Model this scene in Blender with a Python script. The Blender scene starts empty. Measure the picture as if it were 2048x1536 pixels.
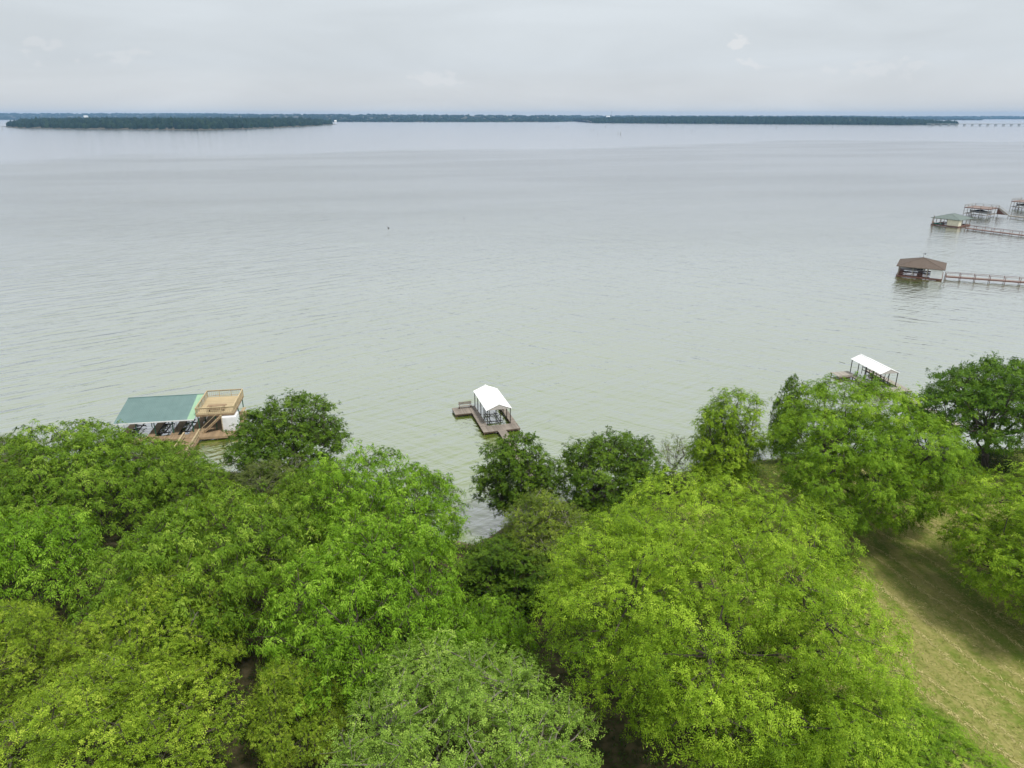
import bpy, math, random
import numpy as np
from mathutils import Vector, Matrix

# ------------------------------------------------------------------ camera
sc = bpy.context.scene
COL = sc.collection
CAM_H = 46.0
FOC = 1420.0                      # focal length in pixels of the 2048 wide photograph
PITCH = math.atan((768 - 232) / FOC)
cam_d = bpy.data.cameras.new('camera')
cam_d.sensor_width = 36.0
cam_d.lens = FOC / 2048 * 36.0
cam_d.clip_start = 0.5
cam_d.clip_end = 90000
cam = bpy.data.objects.new('camera', cam_d)
COL.objects.link(cam)
cam.location = (0, 0, CAM_H)
cam.rotation_euler = (math.radians(90) - PITCH, 0, 0)
sc.camera = cam

# ------------------------------------------------------------------ sky and sun
SUN_EL, SUN_AZ = math.radians(64), math.radians(135)   # azimuth clockwise from +Y
world = bpy.data.worlds.new('World')
sc.world = world
world.use_nodes = True
wt = world.node_tree
for n in list(wt.nodes):
    wt.nodes.remove(n)

def wn(kind, **kw):
    n = wt.nodes.new(kind)
    for k, v in kw.items():
        setattr(n, k, v)
    return n

def wl(a, b):
    wt.links.new(a, b)

w_out = wn('ShaderNodeOutputWorld')
w_bg = wn('ShaderNodeBackground')
w_bg.inputs['Strength'].default_value = 0.1
wl(w_bg.outputs[0], w_out.inputs[0])
sky = wn('ShaderNodeTexSky', sky_type='NISHITA')
sky.sun_disc = False
sky.sun_elevation = SUN_EL
sky.sun_rotation = SUN_AZ
sky.air_density = 1.4
sky.dust_density = 3.0
tc = wn('ShaderNodeTexCoord')
sep = wn('ShaderNodeSeparateXYZ')
wl(tc.outputs['Generated'], sep.inputs[0])
elev = wn('ShaderNodeMapRange')            # overcast: the cloud sheet brightens towards the zenith
elev.inputs['From Min'].default_value = 0.0
elev.inputs['From Max'].default_value = 1.0
wl(sep.outputs['Z'], elev.inputs['Value'])
cr = wn('ShaderNodeValToRGB')
e = cr.color_ramp.elements
e[0].position = 0.0
e[0].color = (0.70, 0.705, 0.70, 1)
m = cr.color_ramp.elements.new(0.025)
m.color = (0.640, 0.680, 0.715, 1)
e[1].position = 1.0
e[1].color = (0.84, 0.87, 0.89, 1)
m = cr.color_ramp.elements.new(0.45)
m.color = (0.80, 0.83, 0.855, 1)
m = cr.color_ramp.elements.new(0.06)
m.color = (0.635, 0.682, 0.725, 1)
m = cr.color_ramp.elements.new(0.18)
m.color = (0.675, 0.722, 0.76, 1)
wl(elev.outputs[0], cr.inputs[0])
mp = wn('ShaderNodeMapping')
mp.inputs['Scale'].default_value = (1.0, 1.0, 4.5)
wl(tc.outputs['Generated'], mp.inputs[0])
nz = wn('ShaderNodeTexNoise')
nz.inputs['Scale'].default_value = 4.2
nz.inputs['Detail'].default_value = 8
nz.inputs['Roughness'].default_value = 0.5
nz.inputs['Distortion'].default_value = 0.5
wl(mp.outputs[0], nz.inputs['Vector'])
mr = wn('ShaderNodeMapRange')
mr.inputs['From Min'].default_value = 0.3
mr.inputs['From Max'].default_value = 0.7
mr.inputs['To Min'].default_value = 9.5
mr.inputs['To Max'].default_value = 10.8
wl(nz.outputs['Fac'], mr.inputs['Value'])
cl = wn('ShaderNodeVectorMath', operation='SCALE')
wl(cr.outputs[0], cl.inputs[0])
wl(mr.outputs[0], cl.inputs['Scale'])
# small fair-weather cumulus puffs standing in front of the cloud sheet
nz2 = wn('ShaderNodeTexNoise')
nz2.inputs['Scale'].default_value = 45
nz2.inputs['Detail'].default_value = 6
mp2 = wn('ShaderNodeMapping')
mp2.inputs['Scale'].default_value = (1, 1, 1.8)
wl(tc.outputs['Generated'], mp2.inputs[0])
wl(mp2.outputs[0], nz2.inputs['Vector'])
nzr = wn('ShaderNodeMapRange', clamp=False)
nzr.inputs['From Min'].default_value = 0.32
nzr.inputs['From Max'].default_value = 0.68
wl(nz2.outputs['Fac'], nzr.inputs['Value'])
prev = cl.outputs[0]

def puff(u, v, rad, squash, gain):
    a, b = (u - 1024) / FOC, (768 - v) / FOC
    d = Vector((a, math.cos(PITCH) + b * math.sin(PITCH), -math.sin(PITCH) + b * math.cos(PITCH))).normalized()
    sub = wn('ShaderNodeVectorMath', operation='SUBTRACT')
    wl(tc.outputs['Generated'], sub.inputs[0])
    sub.inputs[1].default_value = d
    ml = wn('ShaderNodeVectorMath', operation='MULTIPLY')
    wl(sub.outputs[0], ml.inputs[0])
    ml.inputs[1].default_value = (1, 1, squash)
    ln = wn('ShaderNodeVectorMath', operation='LENGTH')
    wl(ml.outputs[0], ln.inputs[0])
    r = wn('ShaderNodeMapRange')
    r.inputs['From Min'].default_value = 0
    r.inputs['From Max'].default_value = rad * 1.9
    r.inputs['To Min'].default_value = 0.62
    r.inputs['To Max'].default_value = -1.5
    wl(ln.outputs['Value'], r.inputs['Value'])
    ad = wn('ShaderNodeMath', operation='ADD')
    wl(r.outputs[0], ad.inputs[0])
    wl(nzr.outputs[0], ad.inputs[1])
    sm = wn('ShaderNodeMapRange', interpolation_type='SMOOTHSTEP')
    sm.inputs['From Min'].default_value = 0.70
    sm.inputs['From Max'].default_value = 0.98
    sm.inputs['To Max'].default_value = gain
    wl(ad.outputs[0], sm.inputs['Value'])
    return sm.outputs[0]

for args in ((1482, 80, 0.035, 1.6, 0.55), (1490, 128, 0.045, 3.5, 0.4), (870, 158, 0.07, 3.0, 0.28),
             (95, 100, 0.06, 2.0, 0.22), (240, 108, 0.07, 3.5, 0.22), (1760, 138, 0.14, 6, 0.22), (1290, 66, 0.018, 2, 0.3)):
    f = puff(*args)
    mx = wn('ShaderNodeMix', data_type='RGBA')
    wl(f, mx.inputs['Factor'])
    wl(prev, mx.inputs['A'])
    mx.inputs['B'].default_value = (8.3, 8.3, 8.4, 1)
    prev = mx.outputs['Result']
mix = wn('ShaderNodeMix', data_type='RGBA')
mix.inputs['Factor'].default_value = 0.9
wl(sky.outputs[0], mix.inputs['A'])
wl(prev, mix.inputs['B'])
wl(mix.outputs['Result'], w_bg.inputs['Color'])

sun_d = bpy.data.lights.new('sun', 'SUN')
sun_d.energy = 3.3
sun_d.angle = math.radians(9)
sun_d.color = (1.0, 0.965, 0.90)
sun = bpy.data.objects.new('sun', sun_d)
COL.objects.link(sun)
sun.rotation_euler = (math.radians(90) - SUN_EL, 0, math.pi - SUN_AZ)
sun.location = (0, 0, 120)

sc.view_settings.view_transform = 'Standard'
sc.view_settings.look = 'None'
sc.view_settings.exposure = 0.10
sc.view_settings.gamma = 1.0
sc.view_settings.use_curve_mapping = False
sc.render.engine = 'CYCLES'
sc.cycles.max_bounces = 6
sc.cycles.diffuse_bounces = 3
sc.cycles.glossy_bounces = 2
sc.cycles.transmission_bounces = 4
sc.cycles.volume_bounces = 0
sc.cycles.use_denoising = True
sc.cycles.sample_clamp_indirect = 4.0

# ------------------------------------------------------------------ helpers
def at(u, v, z=0.0):
    """World point at height z on the line of sight through a pixel of the photograph (used to survey positions)."""
    a, b = (u - 1024) / FOC, (768 - v) / FOC
    dy = math.cos(PITCH) + b * math.sin(PITCH)
    dz = -math.sin(PITCH) + b * math.cos(PITCH)
    t = (z - CAM_H) / dz
    return Vector((a * t, dy * t, z))

def tag(o, label=None, cat=None, group=None, kind=None):
    if label: o['label'] = label
    if cat: o['category'] = cat
    if group: o['group'] = group
    if kind: o['kind'] = kind
    return o

def thing(name, label, cat, loc=(0, 0, 0), rz=0.0, group=None):
    o = bpy.data.objects.new(name, None)
    o.empty_display_size = 0.3
    COL.objects.link(o)
    o.location = loc
    o.rotation_euler = (0, 0, rz)
    return tag(o, label, cat, group)

def link(name, me, parent=None, mats=None):
    o = bpy.data.objects.new(name, me)
    COL.objects.link(o)
    if parent is not None:
        o.parent = parent
    if mats is not None and not me.materials:
        for mm in (mats if isinstance(mats, (list, tuple)) else [mats]):
            me.materials.append(mm)
    return o

class MB:
    """Collects boxes, beams, tubes and faces into one mesh."""
    def __init__(self):
        self.v, self.f = [], []
    def face(self, pts):
        n = len(self.v)
        self.v += [tuple(p) for p in pts]
        self.f.append(tuple(range(n, n + len(pts))))
        return self
    def hull8(self, p):
        n = len(self.v)
        self.v += [tuple(q) for q in p]
        for a in ((0, 3, 2, 1), (4, 5, 6, 7), (0, 1, 5, 4), (1, 2, 6, 5), (2, 3, 7, 6), (3, 0, 4, 7)):
            self.f.append(tuple(n + i for i in a))
        return self
    def box(self, x0, x1, y0, y1, z0, z1):
        return self.hull8([(x0, y0, z0), (x1, y0, z0), (x1, y1, z0), (x0, y1, z0),
                           (x0, y0, z1), (x1, y0, z1), (x1, y1, z1), (x0, y1, z1)])
    def beam(self, a, b, w, h, up=(0, 0, 1)):
        a, b = Vector(a), Vector(b)
        d = (b - a).normalized()
        s = d.cross(Vector(up))
        if s.length < 1e-4:
            s = d.cross(Vector((0, 1, 0)))
        s.normalize()
        t = s.cross(d).normalized()
        s, t = s * w / 2, t * h / 2
        return self.hull8([a - s - t, a + s - t, a + s + t, a - s + t, b - s - t, b + s - t, b + s + t, b - s + t])
    def tube(self, pts, radii, n=8, cap=True):
        pts = [Vector(p) for p in pts]
        base = len(self.v)
        for i, p in enumerate(pts):
            d = (pts[min(i + 1, len(pts) - 1)] - pts[max(i - 1, 0)]).normalized()
            s = d.cross(Vector((0.13, 0.31, 0.94)))
            if s.length < 1e-3:
                s = d.cross(Vector((1, 0, 0)))
            s.normalize()
            t = s.cross(d)
            r = radii[i] if hasattr(radii, '__len__') else radii
            for k in range(n):
                a = 2 * math.pi * k / n
                self.v.append(tuple(p + s * (r * math.cos(a)) + t * (r * math.sin(a))))
        for i in range(len(pts) - 1):
            for k in range(n):
                k2 = (k + 1) % n
                self.f.append((base + i * n + k, base + i * n + k2, base + (i + 1) * n + k2, base + (i + 1) * n + k))
        if cap:
            self.f.append(tuple(base + k for k in range(n))[::-1])
            self.f.append(tuple(base + (len(pts) - 1) * n + k for k in range(n)))
        return self
    def mesh(self, name):
        me = bpy.data.meshes.new(name)
        me.from_pydata(self.v, [], self.f)
        me.update()
        return me
    def build(self, name, mat, parent=None):
        return link(name, self.mesh(name), parent, mat)

def np_mesh(name, verts, tris, mat, tint=None, smooth=False):
    me = bpy.data.meshes.new(name)
    nv, nt = len(verts), len(tris)
    me.vertices.add(nv)
    me.vertices.foreach_set('co', np.ascontiguousarray(verts, dtype=np.float32).ravel())
    me.loops.add(nt * 3)
    me.loops.foreach_set('vertex_index', np.ascontiguousarray(tris, dtype=np.int32).ravel())
    me.polygons.add(nt)
    me.polygons.foreach_set('loop_start', np.arange(0, nt * 3, 3, dtype=np.int32))
    me.polygons.foreach_set('loop_total', np.full(nt, 3, dtype=np.int32))
    if smooth:
        me.polygons.foreach_set('use_smooth', np.ones(nt, dtype=bool))
    if tint is not None:
        at_ = me.attributes.new('tint', 'FLOAT', 'POINT')
        at_.data.foreach_set('value', np.ascontiguousarray(tint, dtype=np.float32))
    me.update(calc_edges=True)
    me.materials.append(mat)
    return me

# ------------------------------------------------------------------ materials
MATS = {}
def new_mat(name):
    mt = bpy.data.materials.new(name)
    mt.use_nodes = True
    t = mt.node_tree
    for n in list(t.nodes):
        t.nodes.remove(n)
    out = t.nodes.new('ShaderNodeOutputMaterial')
    return mt, t, out

def surf(name, c0, c1, scale=3.0, rough=0.7, stretch=(1, 1, 1), bump=0.0, spec=0.3, metal=0.0, rnd=0.0):
    """Noise-mottled surface between two colours; rnd shifts the value from object to object."""
    mt, t, out = new_mat(name)
    N, L = t.nodes.new, t.links.new
    b = N('ShaderNodeBsdfPrincipled')
    b.inputs['Roughness'].default_value = rough
    b.inputs['Specular IOR Level'].default_value = spec
    b.inputs['Metallic'].default_value = metal
    tcn, mpn, nzn, rp = N('ShaderNodeTexCoord'), N('ShaderNodeMapping'), N('ShaderNodeTexNoise'), N('ShaderNodeValToRGB')
    mpn.inputs['Scale'].default_value = stretch
    L(tcn.outputs['Object'], mpn.inputs[0])
    L(mpn.outputs[0], nzn.inputs['Vector'])
    nzn.inputs['Scale'].default_value = scale
    nzn.inputs['Detail'].default_value = 6
    nzn.inputs['Roughness'].default_value = 0.62
    rp.color_ramp.elements[0].position = 0.3
    rp.color_ramp.elements[1].position = 0.7
    rp.color_ramp.elements[0].color = (*c0, 1)
    rp.color_ramp.elements[1].color = (*c1, 1)
    L(nzn.outputs['Fac'], rp.inputs[0])
    col = rp.outputs[0]
    if rnd:
        oi, mr_, hs = N('ShaderNodeObjectInfo'), N('ShaderNodeMapRange'), N('ShaderNodeHueSaturation')
        mr_.inputs['To Min'].default_value = 1 - rnd
        mr_.inputs['To Max'].default_value = 1 + rnd
        L(oi.outputs['Random'], mr_.inputs['Value'])
        L(mr_.outputs[0], hs.inputs['Value'])
        L(col, hs.inputs['Color'])
        col = hs.outputs[0]
    L(col, b.inputs['Base Color'])
    if bump:
        bp = N('ShaderNodeBump')
        bp.inputs['Strength'].default_value = bump
        bp.inputs['Distance'].default_value = 0.02
        L(nzn.outputs['Fac'], bp.inputs['Height'])
        L(bp.outputs[0], b.inputs['Normal'])
    L(b.outputs[0], out.inputs[0])
    MATS[name] = mt
    return mt

def leaf_mat(name, dark, mid, light, trans=0.3, rough=0.5, spec=0.08):
    """Leaf colour runs over a per-leaf value; leaves let some light through."""
    mt, t, out = new_mat(name)
    N, L = t.nodes.new, t.links.new
    atn, rp = N('ShaderNodeAttribute'), N('ShaderNodeValToRGB')
    atn.attribute_name = 'tint'
    es = rp.color_ramp.elements
    es[0].position, es[0].color = 0.0, (*dark, 1)
    es[1].position, es[1].color = 1.0, (*light, 1)
    mm = es.new(0.5)
    mm.color = (*mid, 1)
    L(atn.outputs['Fac'], rp.inputs[0])
    b = N('ShaderNodeBsdfPrincipled')
    b.inputs['Roughness'].default_value = rough
    b.inputs['Specular IOR Level'].default_value = spec
    L(rp.outputs[0], b.inputs['Base Color'])
    tr = N('ShaderNodeBsdfTranslucent')
    hs = N('ShaderNodeHueSaturation')
    hs.inputs['Hue'].default_value = 0.485
    hs.inputs['Saturation'].default_value = 1.1
    hs.inputs['Value'].default_value = 1.5
    L(rp.outputs[0], hs.inputs['Color'])
    L(hs.outputs[0], tr.inputs['Color'])
    mx_ = N('ShaderNodeMixShader')
    mx_.inputs[0].default_value = trans
    L(b.outputs[0], mx_.inputs[1])
    L(tr.outputs[0], mx_.inputs[2])
    L(mx_.outputs[0], out.inputs[0])
    MATS[name] = mt
    return mt

surf('bark', (0.055, 0.045, 0.035), (0.115, 0.098, 0.078), 5, 0.9, (1, 1, 0.25), 0.6, 0.2)
surf('pale_bark', (0.16, 0.14, 0.12), (0.30, 0.27, 0.23), 6, 0.9, (1, 1, 0.25), 0.5, 0.2)
surf('new_lumber', (0.33, 0.262, 0.150), (0.50, 0.405, 0.250), 4, 0.75, (0.4, 0.4, 1), 0.2, 0.25, rnd=0.13)
surf('deck_lumber', (0.20, 0.138, 0.08), (0.32, 0.23, 0.14), 3, 0.78, (0.5, 0.5, 1), 0.2, 0.25, rnd=0.16)
surf('wet_lumber', (0.075, 0.05, 0.033), (0.15, 0.10, 0.07), 3, 0.7, (0.5, 0.5, 1), 0.2, 0.3, rnd=0.15)
surf('grey_lumber', (0.165, 0.142, 0.120), (0.285, 0.248, 0.210), 3, 0.85, (0.5, 0.5, 1), 0.3, 0.2, rnd=0.2)
surf('pale_lumber', (0.24, 0.22, 0.19), (0.40, 0.37, 0.32), 3, 0.85, (0.5, 0.5, 1), 0.3, 0.2, rnd=0.18)
surf('red_lumber', (0.12, 0.062, 0.05), (0.20, 0.105, 0.085), 3, 0.8, (0.5, 0.5, 1), 0.3, 0.2, rnd=0.15)
surf('pink_deck', (0.205, 0.155, 0.14), (0.31, 0.24, 0.215), 2, 0.85, (0.5, 0.5, 1), 0.2, 0.2, rnd=0.1)
surf('white_metal', (0.78, 0.79, 0.80), (0.86, 0.86, 0.86), 0.8, 0.4, spec=0.4, rnd=0.02)
surf('green_metal', (0.105, 0.178, 0.170), (0.140, 0.222, 0.212), 0.5, 0.35, spec=0.5, rnd=0.05)
surf('mint_panel', (0.24, 0.40, 0.26), (0.30, 0.46, 0.31), 0.8, 0.4, spec=0.4, rnd=0.04)
surf('sage_shingle', (0.115, 0.148, 0.138), (0.175, 0.21, 0.196), 1.5, 0.85, spec=0.2, bump=0.3)
surf('brown_shingle', (0.085, 0.066, 0.054), (0.145, 0.115, 0.095), 2.5, 0.9, spec=0.2, bump=0.4)
surf('white_panel', (0.62, 0.64, 0.66), (0.74, 0.75, 0.76), 1.2, 0.6)
surf('grey_panel', (0.36, 0.34, 0.32), (0.46, 0.43, 0.41), 2, 0.7)
surf('cream_panel', (0.50, 0.47, 0.38), (0.62, 0.58, 0.47), 2, 0.7)
surf('dark_steel', (0.025, 0.022, 0.02), (0.06, 0.05, 0.045), 4, 0.6, metal=0.2)
surf('green_post', (0.02, 0.09, 0.055), (0.035, 0.14, 0.08), 4, 0.5)
surf('navy_cover', (0.012, 0.014, 0.03), (0.03, 0.034, 0.06), 3, 0.8)
surf('black_plastic', (0.012, 0.012, 0.012), (0.03, 0.03, 0.03), 3, 0.4)
surf('hull_grey', (0.30, 0.30, 0.32), (0.42, 0.42, 0.44), 2, 0.3, spec=0.5)
surf('orange_plastic', (0.45, 0.20, 0.06), (0.58, 0.28, 0.08), 3, 0.5)
surf('teal_plastic', (0.03, 0.22, 0.17), (0.05, 0.32, 0.25), 3, 0.35)
surf('concrete', (0.24, 0.25, 0.26), (0.36, 0.37, 0.38), 0.2, 0.85)
surf('dead_wood', (0.12, 0.10, 0.09), (0.24, 0.21, 0.19), 5, 0.9, bump=0.3)
surf('far_white', (0.72, 0.72, 0.72), (0.82, 0.82, 0.82), 0.5, 0.6)
surf('far_roof', (0.30, 0.28, 0.27), (0.42, 0.40, 0.38), 0.5, 0.6)
surf('feather', (0.02, 0.02, 0.022), (0.05, 0.045, 0.045), 9, 0.7)

leaf_mat('pecan_leaf', (0.070, 0.138, 0.008), (0.200, 0.331, 0.019), (0.429, 0.583, 0.061), 0.24)
leaf_mat('walnut_leaf', (0.050, 0.102, 0.008), (0.136, 0.246, 0.018), (0.325, 0.452, 0.064), 0.22)
leaf_mat('bright_walnut_leaf', (0.056, 0.122, 0.008), (0.151, 0.297, 0.017), (0.348, 0.534, 0.064), 0.22)
leaf_mat('oak_leaf', (0.034, 0.072, 0.008), (0.078, 0.148, 0.011), (0.165, 0.260, 0.026), 0.2)
leaf_mat('olive_leaf', (0.060, 0.098, 0.014), (0.130, 0.195, 0.022), (0.290, 0.360, 0.050), 0.22)
leaf_mat('elm_leaf', (0.072, 0.128, 0.018), (0.189, 0.315, 0.041), (0.429, 0.580, 0.116), 0.22)
leaf_mat('yellow_oak_leaf', (0.066, 0.114, 0.009), (0.203, 0.317, 0.021), (0.489, 0.592, 0.077), 0.24)
leaf_mat('grass_blade', (0.12, 0.185, 0.022), (0.26, 0.262, 0.065), (0.50, 0.44, 0.20), 0.08, 0.8, 0.1)
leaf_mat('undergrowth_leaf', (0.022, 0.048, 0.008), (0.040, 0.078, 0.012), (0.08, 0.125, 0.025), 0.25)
leaf_mat('deep_pecan_leaf', (0.054, 0.115, 0.007), (0.145, 0.268, 0.015), (0.315, 0.460, 0.045), 0.24)
leaf_mat('shore_oak_leaf', (0.034, 0.082, 0.008), (0.082, 0.168, 0.014), (0.175, 0.285, 0.030), 0.2)
leaf_mat('dull_olive_leaf', (0.050, 0.075, 0.016), (0.100, 0.139, 0.028), (0.205, 0.250, 0.058), 0.2)
leaf_mat('far_leaf', (0.006, 0.018, 0.015), (0.012, 0.028, 0.020), (0.024, 0.044, 0.024), 0.0, 0.9, 0.05)  # some of the distance haze is painted in: leaf green shifted towards blue
# ------------------------------------------------------------------ ground and water
SHX = np.array([-3000, -400, -160, -90, -75, -60, -45, -36, -28, -20, -13, -8, -4, 0, 4, 9, 16, 25, 35, 50, 67, 76, 90, 110, 140, 165, 180, 230, 270, 340, 500, 3000], float)
SHY = np.array([150, 140, 108, 95, 92.5, 89, 88, 87, 86.5, 82, 75, 71, 69.5, 74.5, 78, 80.5, 84, 88, 91, 93, 94.5, 94.5, 99, 112, 158, 190, 206, 290, 360, 450, 620, 2400], float)

def bank(x, y):
    """Height of the near shore: below water past the shoreline, a short bank, then a slow rise."""
    s = np.interp(x, SHX, SHY) - y
    h = np.where(s > 0, 0.9 * (1 - np.exp(-np.maximum(s, 0) / 1.8)) + 0.065 * np.minimum(np.maximum(s, 0), 55), np.maximum(s * 0.35, -3.0))
    h = h + np.where(s > 2, 0.12 * np.sin(x * 0.31) * np.sin(y * 0.27 + 1.0), 0)
    return h

def gz(x, y):
    return float(bank(np.array([x], float), np.array([y], float))[0])

def axis(parts):
    return np.unique(np.concatenate([np.arange(a, b, s) for a, b, s in parts]))

gx = axis([(-6000, -400, 400), (-400, -110, 10), (-110, 120, 1.0), (120, 320, 5), (320, 6001, 320)])
gy = axis([(-6000, -200, 400), (-200, 20, 10), (20, 125, 1.0), (125, 500, 8), (500, 2600, 100)])
X, Y = np.meshgrid(gx, gy)
Zg = bank(X, Y)
vv = np.stack([X.ravel(), Y.ravel(), Zg.ravel()], 1)
ni, nj = len(gy), len(gx)
idx = (np.arange(ni - 1)[:, None] * nj + np.arange(nj - 1)[None]).ravel()
tri = np.concatenate([np.stack([idx, idx + 1, idx + nj + 1], 1), np.stack([idx, idx + nj + 1, idx + nj], 1)])

# meadow colour: mown swathes of straw and green, leaf litter under the wood
mt, t, out = new_mat('meadow')
N, L = t.nodes.new, t.links.new
b = N('ShaderNodeBsdfPrincipled')
b.inputs['Roughness'].default_value = 0.95
b.inputs['Specular IOR Level'].default_value = 0.1
geo, mpn = N('ShaderNodeNewGeometry'), N('ShaderNodeMapping')
mpn.inputs['Rotation'].default_value = (0, 0, math.radians(-17))
mpn.inputs['Scale'].default_value = (0.55, 0.05, 0.3)
L(geo.outputs['Position'], mpn.inputs[0])
n1 = N('ShaderNodeTexNoise'); n1.inputs['Scale'].default_value = 1.3; n1.inputs['Detail'].default_value = 8
L(mpn.outputs[0], n1.inputs['Vector'])
n2 = N('ShaderNodeTexNoise'); n2.inputs['Scale'].default_value = 1.7; n2.inputs['Detail'].default_value = 8
L(geo.outputs['Position'], n2.inputs['Vector'])
r1 = N('ShaderNodeValToRGB')
r1.color_ramp.elements[0].position, r1.color_ramp.elements[0].color = 0.38, (0.13, 0.18, 0.028, 1)
r1.color_ramp.elements[1].position, r1.color_ramp.elements[1].color = 0.60, (0.265, 0.248, 0.085, 1)
m_ = r1.color_ramp.elements.new(0.48); m_.color = (0.185, 0.205, 0.05, 1)
ma = N('ShaderNodeMath'); ma.operation = 'MULTIPLY_ADD'
L(n2.outputs['Fac'], ma.inputs[0]); ma.inputs[1].default_value = 0.55
L(n1.outputs['Fac'], ma.inputs[2])
mb_ = N('ShaderNodeMath'); mb_.operation = 'SUBTRACT'; mb_.inputs[1].default_value = 0.275
L(ma.outputs[0], mb_.inputs[0])
L(mb_.outputs[0], r1.inputs[0])
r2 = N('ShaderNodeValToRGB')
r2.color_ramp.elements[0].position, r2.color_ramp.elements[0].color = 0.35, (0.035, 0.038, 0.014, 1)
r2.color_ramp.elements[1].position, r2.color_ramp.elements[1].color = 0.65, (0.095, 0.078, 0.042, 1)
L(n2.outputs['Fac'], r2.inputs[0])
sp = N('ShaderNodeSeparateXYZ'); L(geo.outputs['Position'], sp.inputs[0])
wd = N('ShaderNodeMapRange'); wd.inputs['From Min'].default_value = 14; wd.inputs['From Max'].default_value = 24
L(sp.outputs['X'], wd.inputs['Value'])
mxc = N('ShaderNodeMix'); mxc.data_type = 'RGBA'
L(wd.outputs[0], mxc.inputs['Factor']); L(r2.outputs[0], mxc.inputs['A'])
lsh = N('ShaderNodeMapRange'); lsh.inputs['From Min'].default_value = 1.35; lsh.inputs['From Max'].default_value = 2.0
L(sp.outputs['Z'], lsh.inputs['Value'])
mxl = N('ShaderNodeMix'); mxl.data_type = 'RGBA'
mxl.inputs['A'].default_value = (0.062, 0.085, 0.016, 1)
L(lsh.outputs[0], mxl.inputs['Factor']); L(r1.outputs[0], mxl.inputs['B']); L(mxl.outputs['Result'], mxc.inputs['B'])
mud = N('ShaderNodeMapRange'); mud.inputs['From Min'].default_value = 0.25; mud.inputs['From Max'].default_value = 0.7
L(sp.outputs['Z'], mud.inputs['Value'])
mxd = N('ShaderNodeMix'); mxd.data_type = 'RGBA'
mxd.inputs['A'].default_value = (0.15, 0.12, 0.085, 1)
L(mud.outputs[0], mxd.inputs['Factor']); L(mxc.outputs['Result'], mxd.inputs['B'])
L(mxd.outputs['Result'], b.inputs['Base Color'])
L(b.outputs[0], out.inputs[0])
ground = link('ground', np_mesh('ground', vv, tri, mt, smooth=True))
tag(ground, 'grassy bank and mown meadow along the near shore', 'ground', kind='structure')

# lake: murky green body under a rippled, mirror-like surface
mt, t, out = new_mat('lake_water')
N, L = t.nodes.new, t.links.new
geo = N('ShaderNodeNewGeometry')
spx = N('ShaderNodeSeparateXYZ'); L(geo.outputs['Position'], spx.inputs[0])

def ripples(angle, along, across, detail=2.0, rough=0.5):
    mpp = N('ShaderNodeMapping')
    mpp.vector_type = 'TEXTURE'
    mpp.inputs['Rotation'].default_value = (0, 0, math.radians(angle))
    mpp.inputs['Scale'].default_value = (along, across, 1)
    L(geo.outputs['Position'], mpp.inputs[0])
    nn = N('ShaderNodeTexNoise')
    nn.inputs['Scale'].default_value = 1.0
    nn.inputs['Detail'].default_value = detail
    nn.inputs['Roughness'].default_value = rough
    nn.inputs['Distortion'].default_value = 0.3
    L(mpp.outputs[0], nn.inputs['Vector'])
    return nn.outputs['Fac']

def mathn(op, a, b_=None):
    q = N('ShaderNodeMath'); q.operation = op
    for i, s in enumerate((a, b_)):
        if s is None: continue
        if isinstance(s, (int, float)): q.inputs[i].default_value = s
        else: L(s, q.inputs[i])
    return q.outputs[0]

def rng_(src, a, b_, c, d, smooth=True):
    q = N('ShaderNodeMapRange')
    if smooth: q.interpolation_type = 'SMOOTHSTEP'
    for k, val in zip(('From Min', 'From Max', 'To Min', 'To Max'), (a, b_, c, d)):
        q.inputs[k].default_value = val
    L(src, q.inputs['Value'])
    return q.outputs[0]

left = rng_(spx.outputs['X'], -130, 40, 1.0, 0.45)
setA = mathn('MULTIPLY', ripples(38, 16, 2.3, 2.5), left)
setB = mathn('MULTIPLY', ripples(-34, 13, 2.6, 2.5), rng_(spx.outputs['X'], -110, 10, 0.15, 0.55))
chop = mathn('MULTIPLY', ripples(10, 1.6, 0.9, 2), 0.16)
swell = mathn('MULTIPLY', ripples(5, 30, 14, 2), 0.5)
wave = mathn('ADD', mathn('ADD', setA, setB), mathn('ADD', chop, swell))
# ruffled water on this side, a glassy sheet with a ragged edge far out
gl = N('ShaderNodeTexNoise')
mpg = N('ShaderNodeMapping'); mpg.vector_type = 'TEXTURE'
mpg.inputs['Scale'].default_value = (520, 900, 1)
L(geo.outputs['Position'], mpg.inputs[0]); L(mpg.outputs[0], gl.inputs['Vector'])
gl.inputs['Scale'].default_value = 1.0; gl.inputs['Detail'].default_value = 4
edge = mathn('ADD', mathn('ADD', spx.outputs['Y'], mathn('MULTIPLY', spx.outputs['X'], -0.45)), mathn('MULTIPLY', gl.outputs['Fac'], 900))
ruffle = rng_(edge, 1490, 1620, 1.0, 0.0)
bp = N('ShaderNodeBump')
bp.inputs['Distance'].default_value = 0.5
L(rng_(ruffle, 0, 1, 0.22, 1.0, False), bp.inputs['Strength'])
L(wave, bp.inputs['Height'])
gls = N('ShaderNodeBsdfGlossy')
gls.inputs['Color'].default_value = (0.95, 0.925, 0.95, 1)
L(rng_(ruffle, 0, 1, 0.13, 0.16, False), gls.inputs['Roughness'])
L(bp.outputs[0], gls.inputs['Normal'])
dif = N('ShaderNodeBsdfDiffuse')
nb = N('ShaderNodeTexNoise'); nb.inputs['Scale'].default_value = 0.02; nb.inputs['Detail'].default_value = 4
L(geo.outputs['Position'], nb.inputs['Vector'])
rb_ = N('ShaderNodeValToRGB')
rb_.color_ramp.elements[0].position, rb_.color_ramp.elements[0].color = 0.3, (0.110, 0.165, 0.009, 1)
rb_.color_ramp.elements[1].position, rb_.color_ramp.elements[1].color = 0.7, (0.140, 0.195, 0.016, 1)
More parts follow.
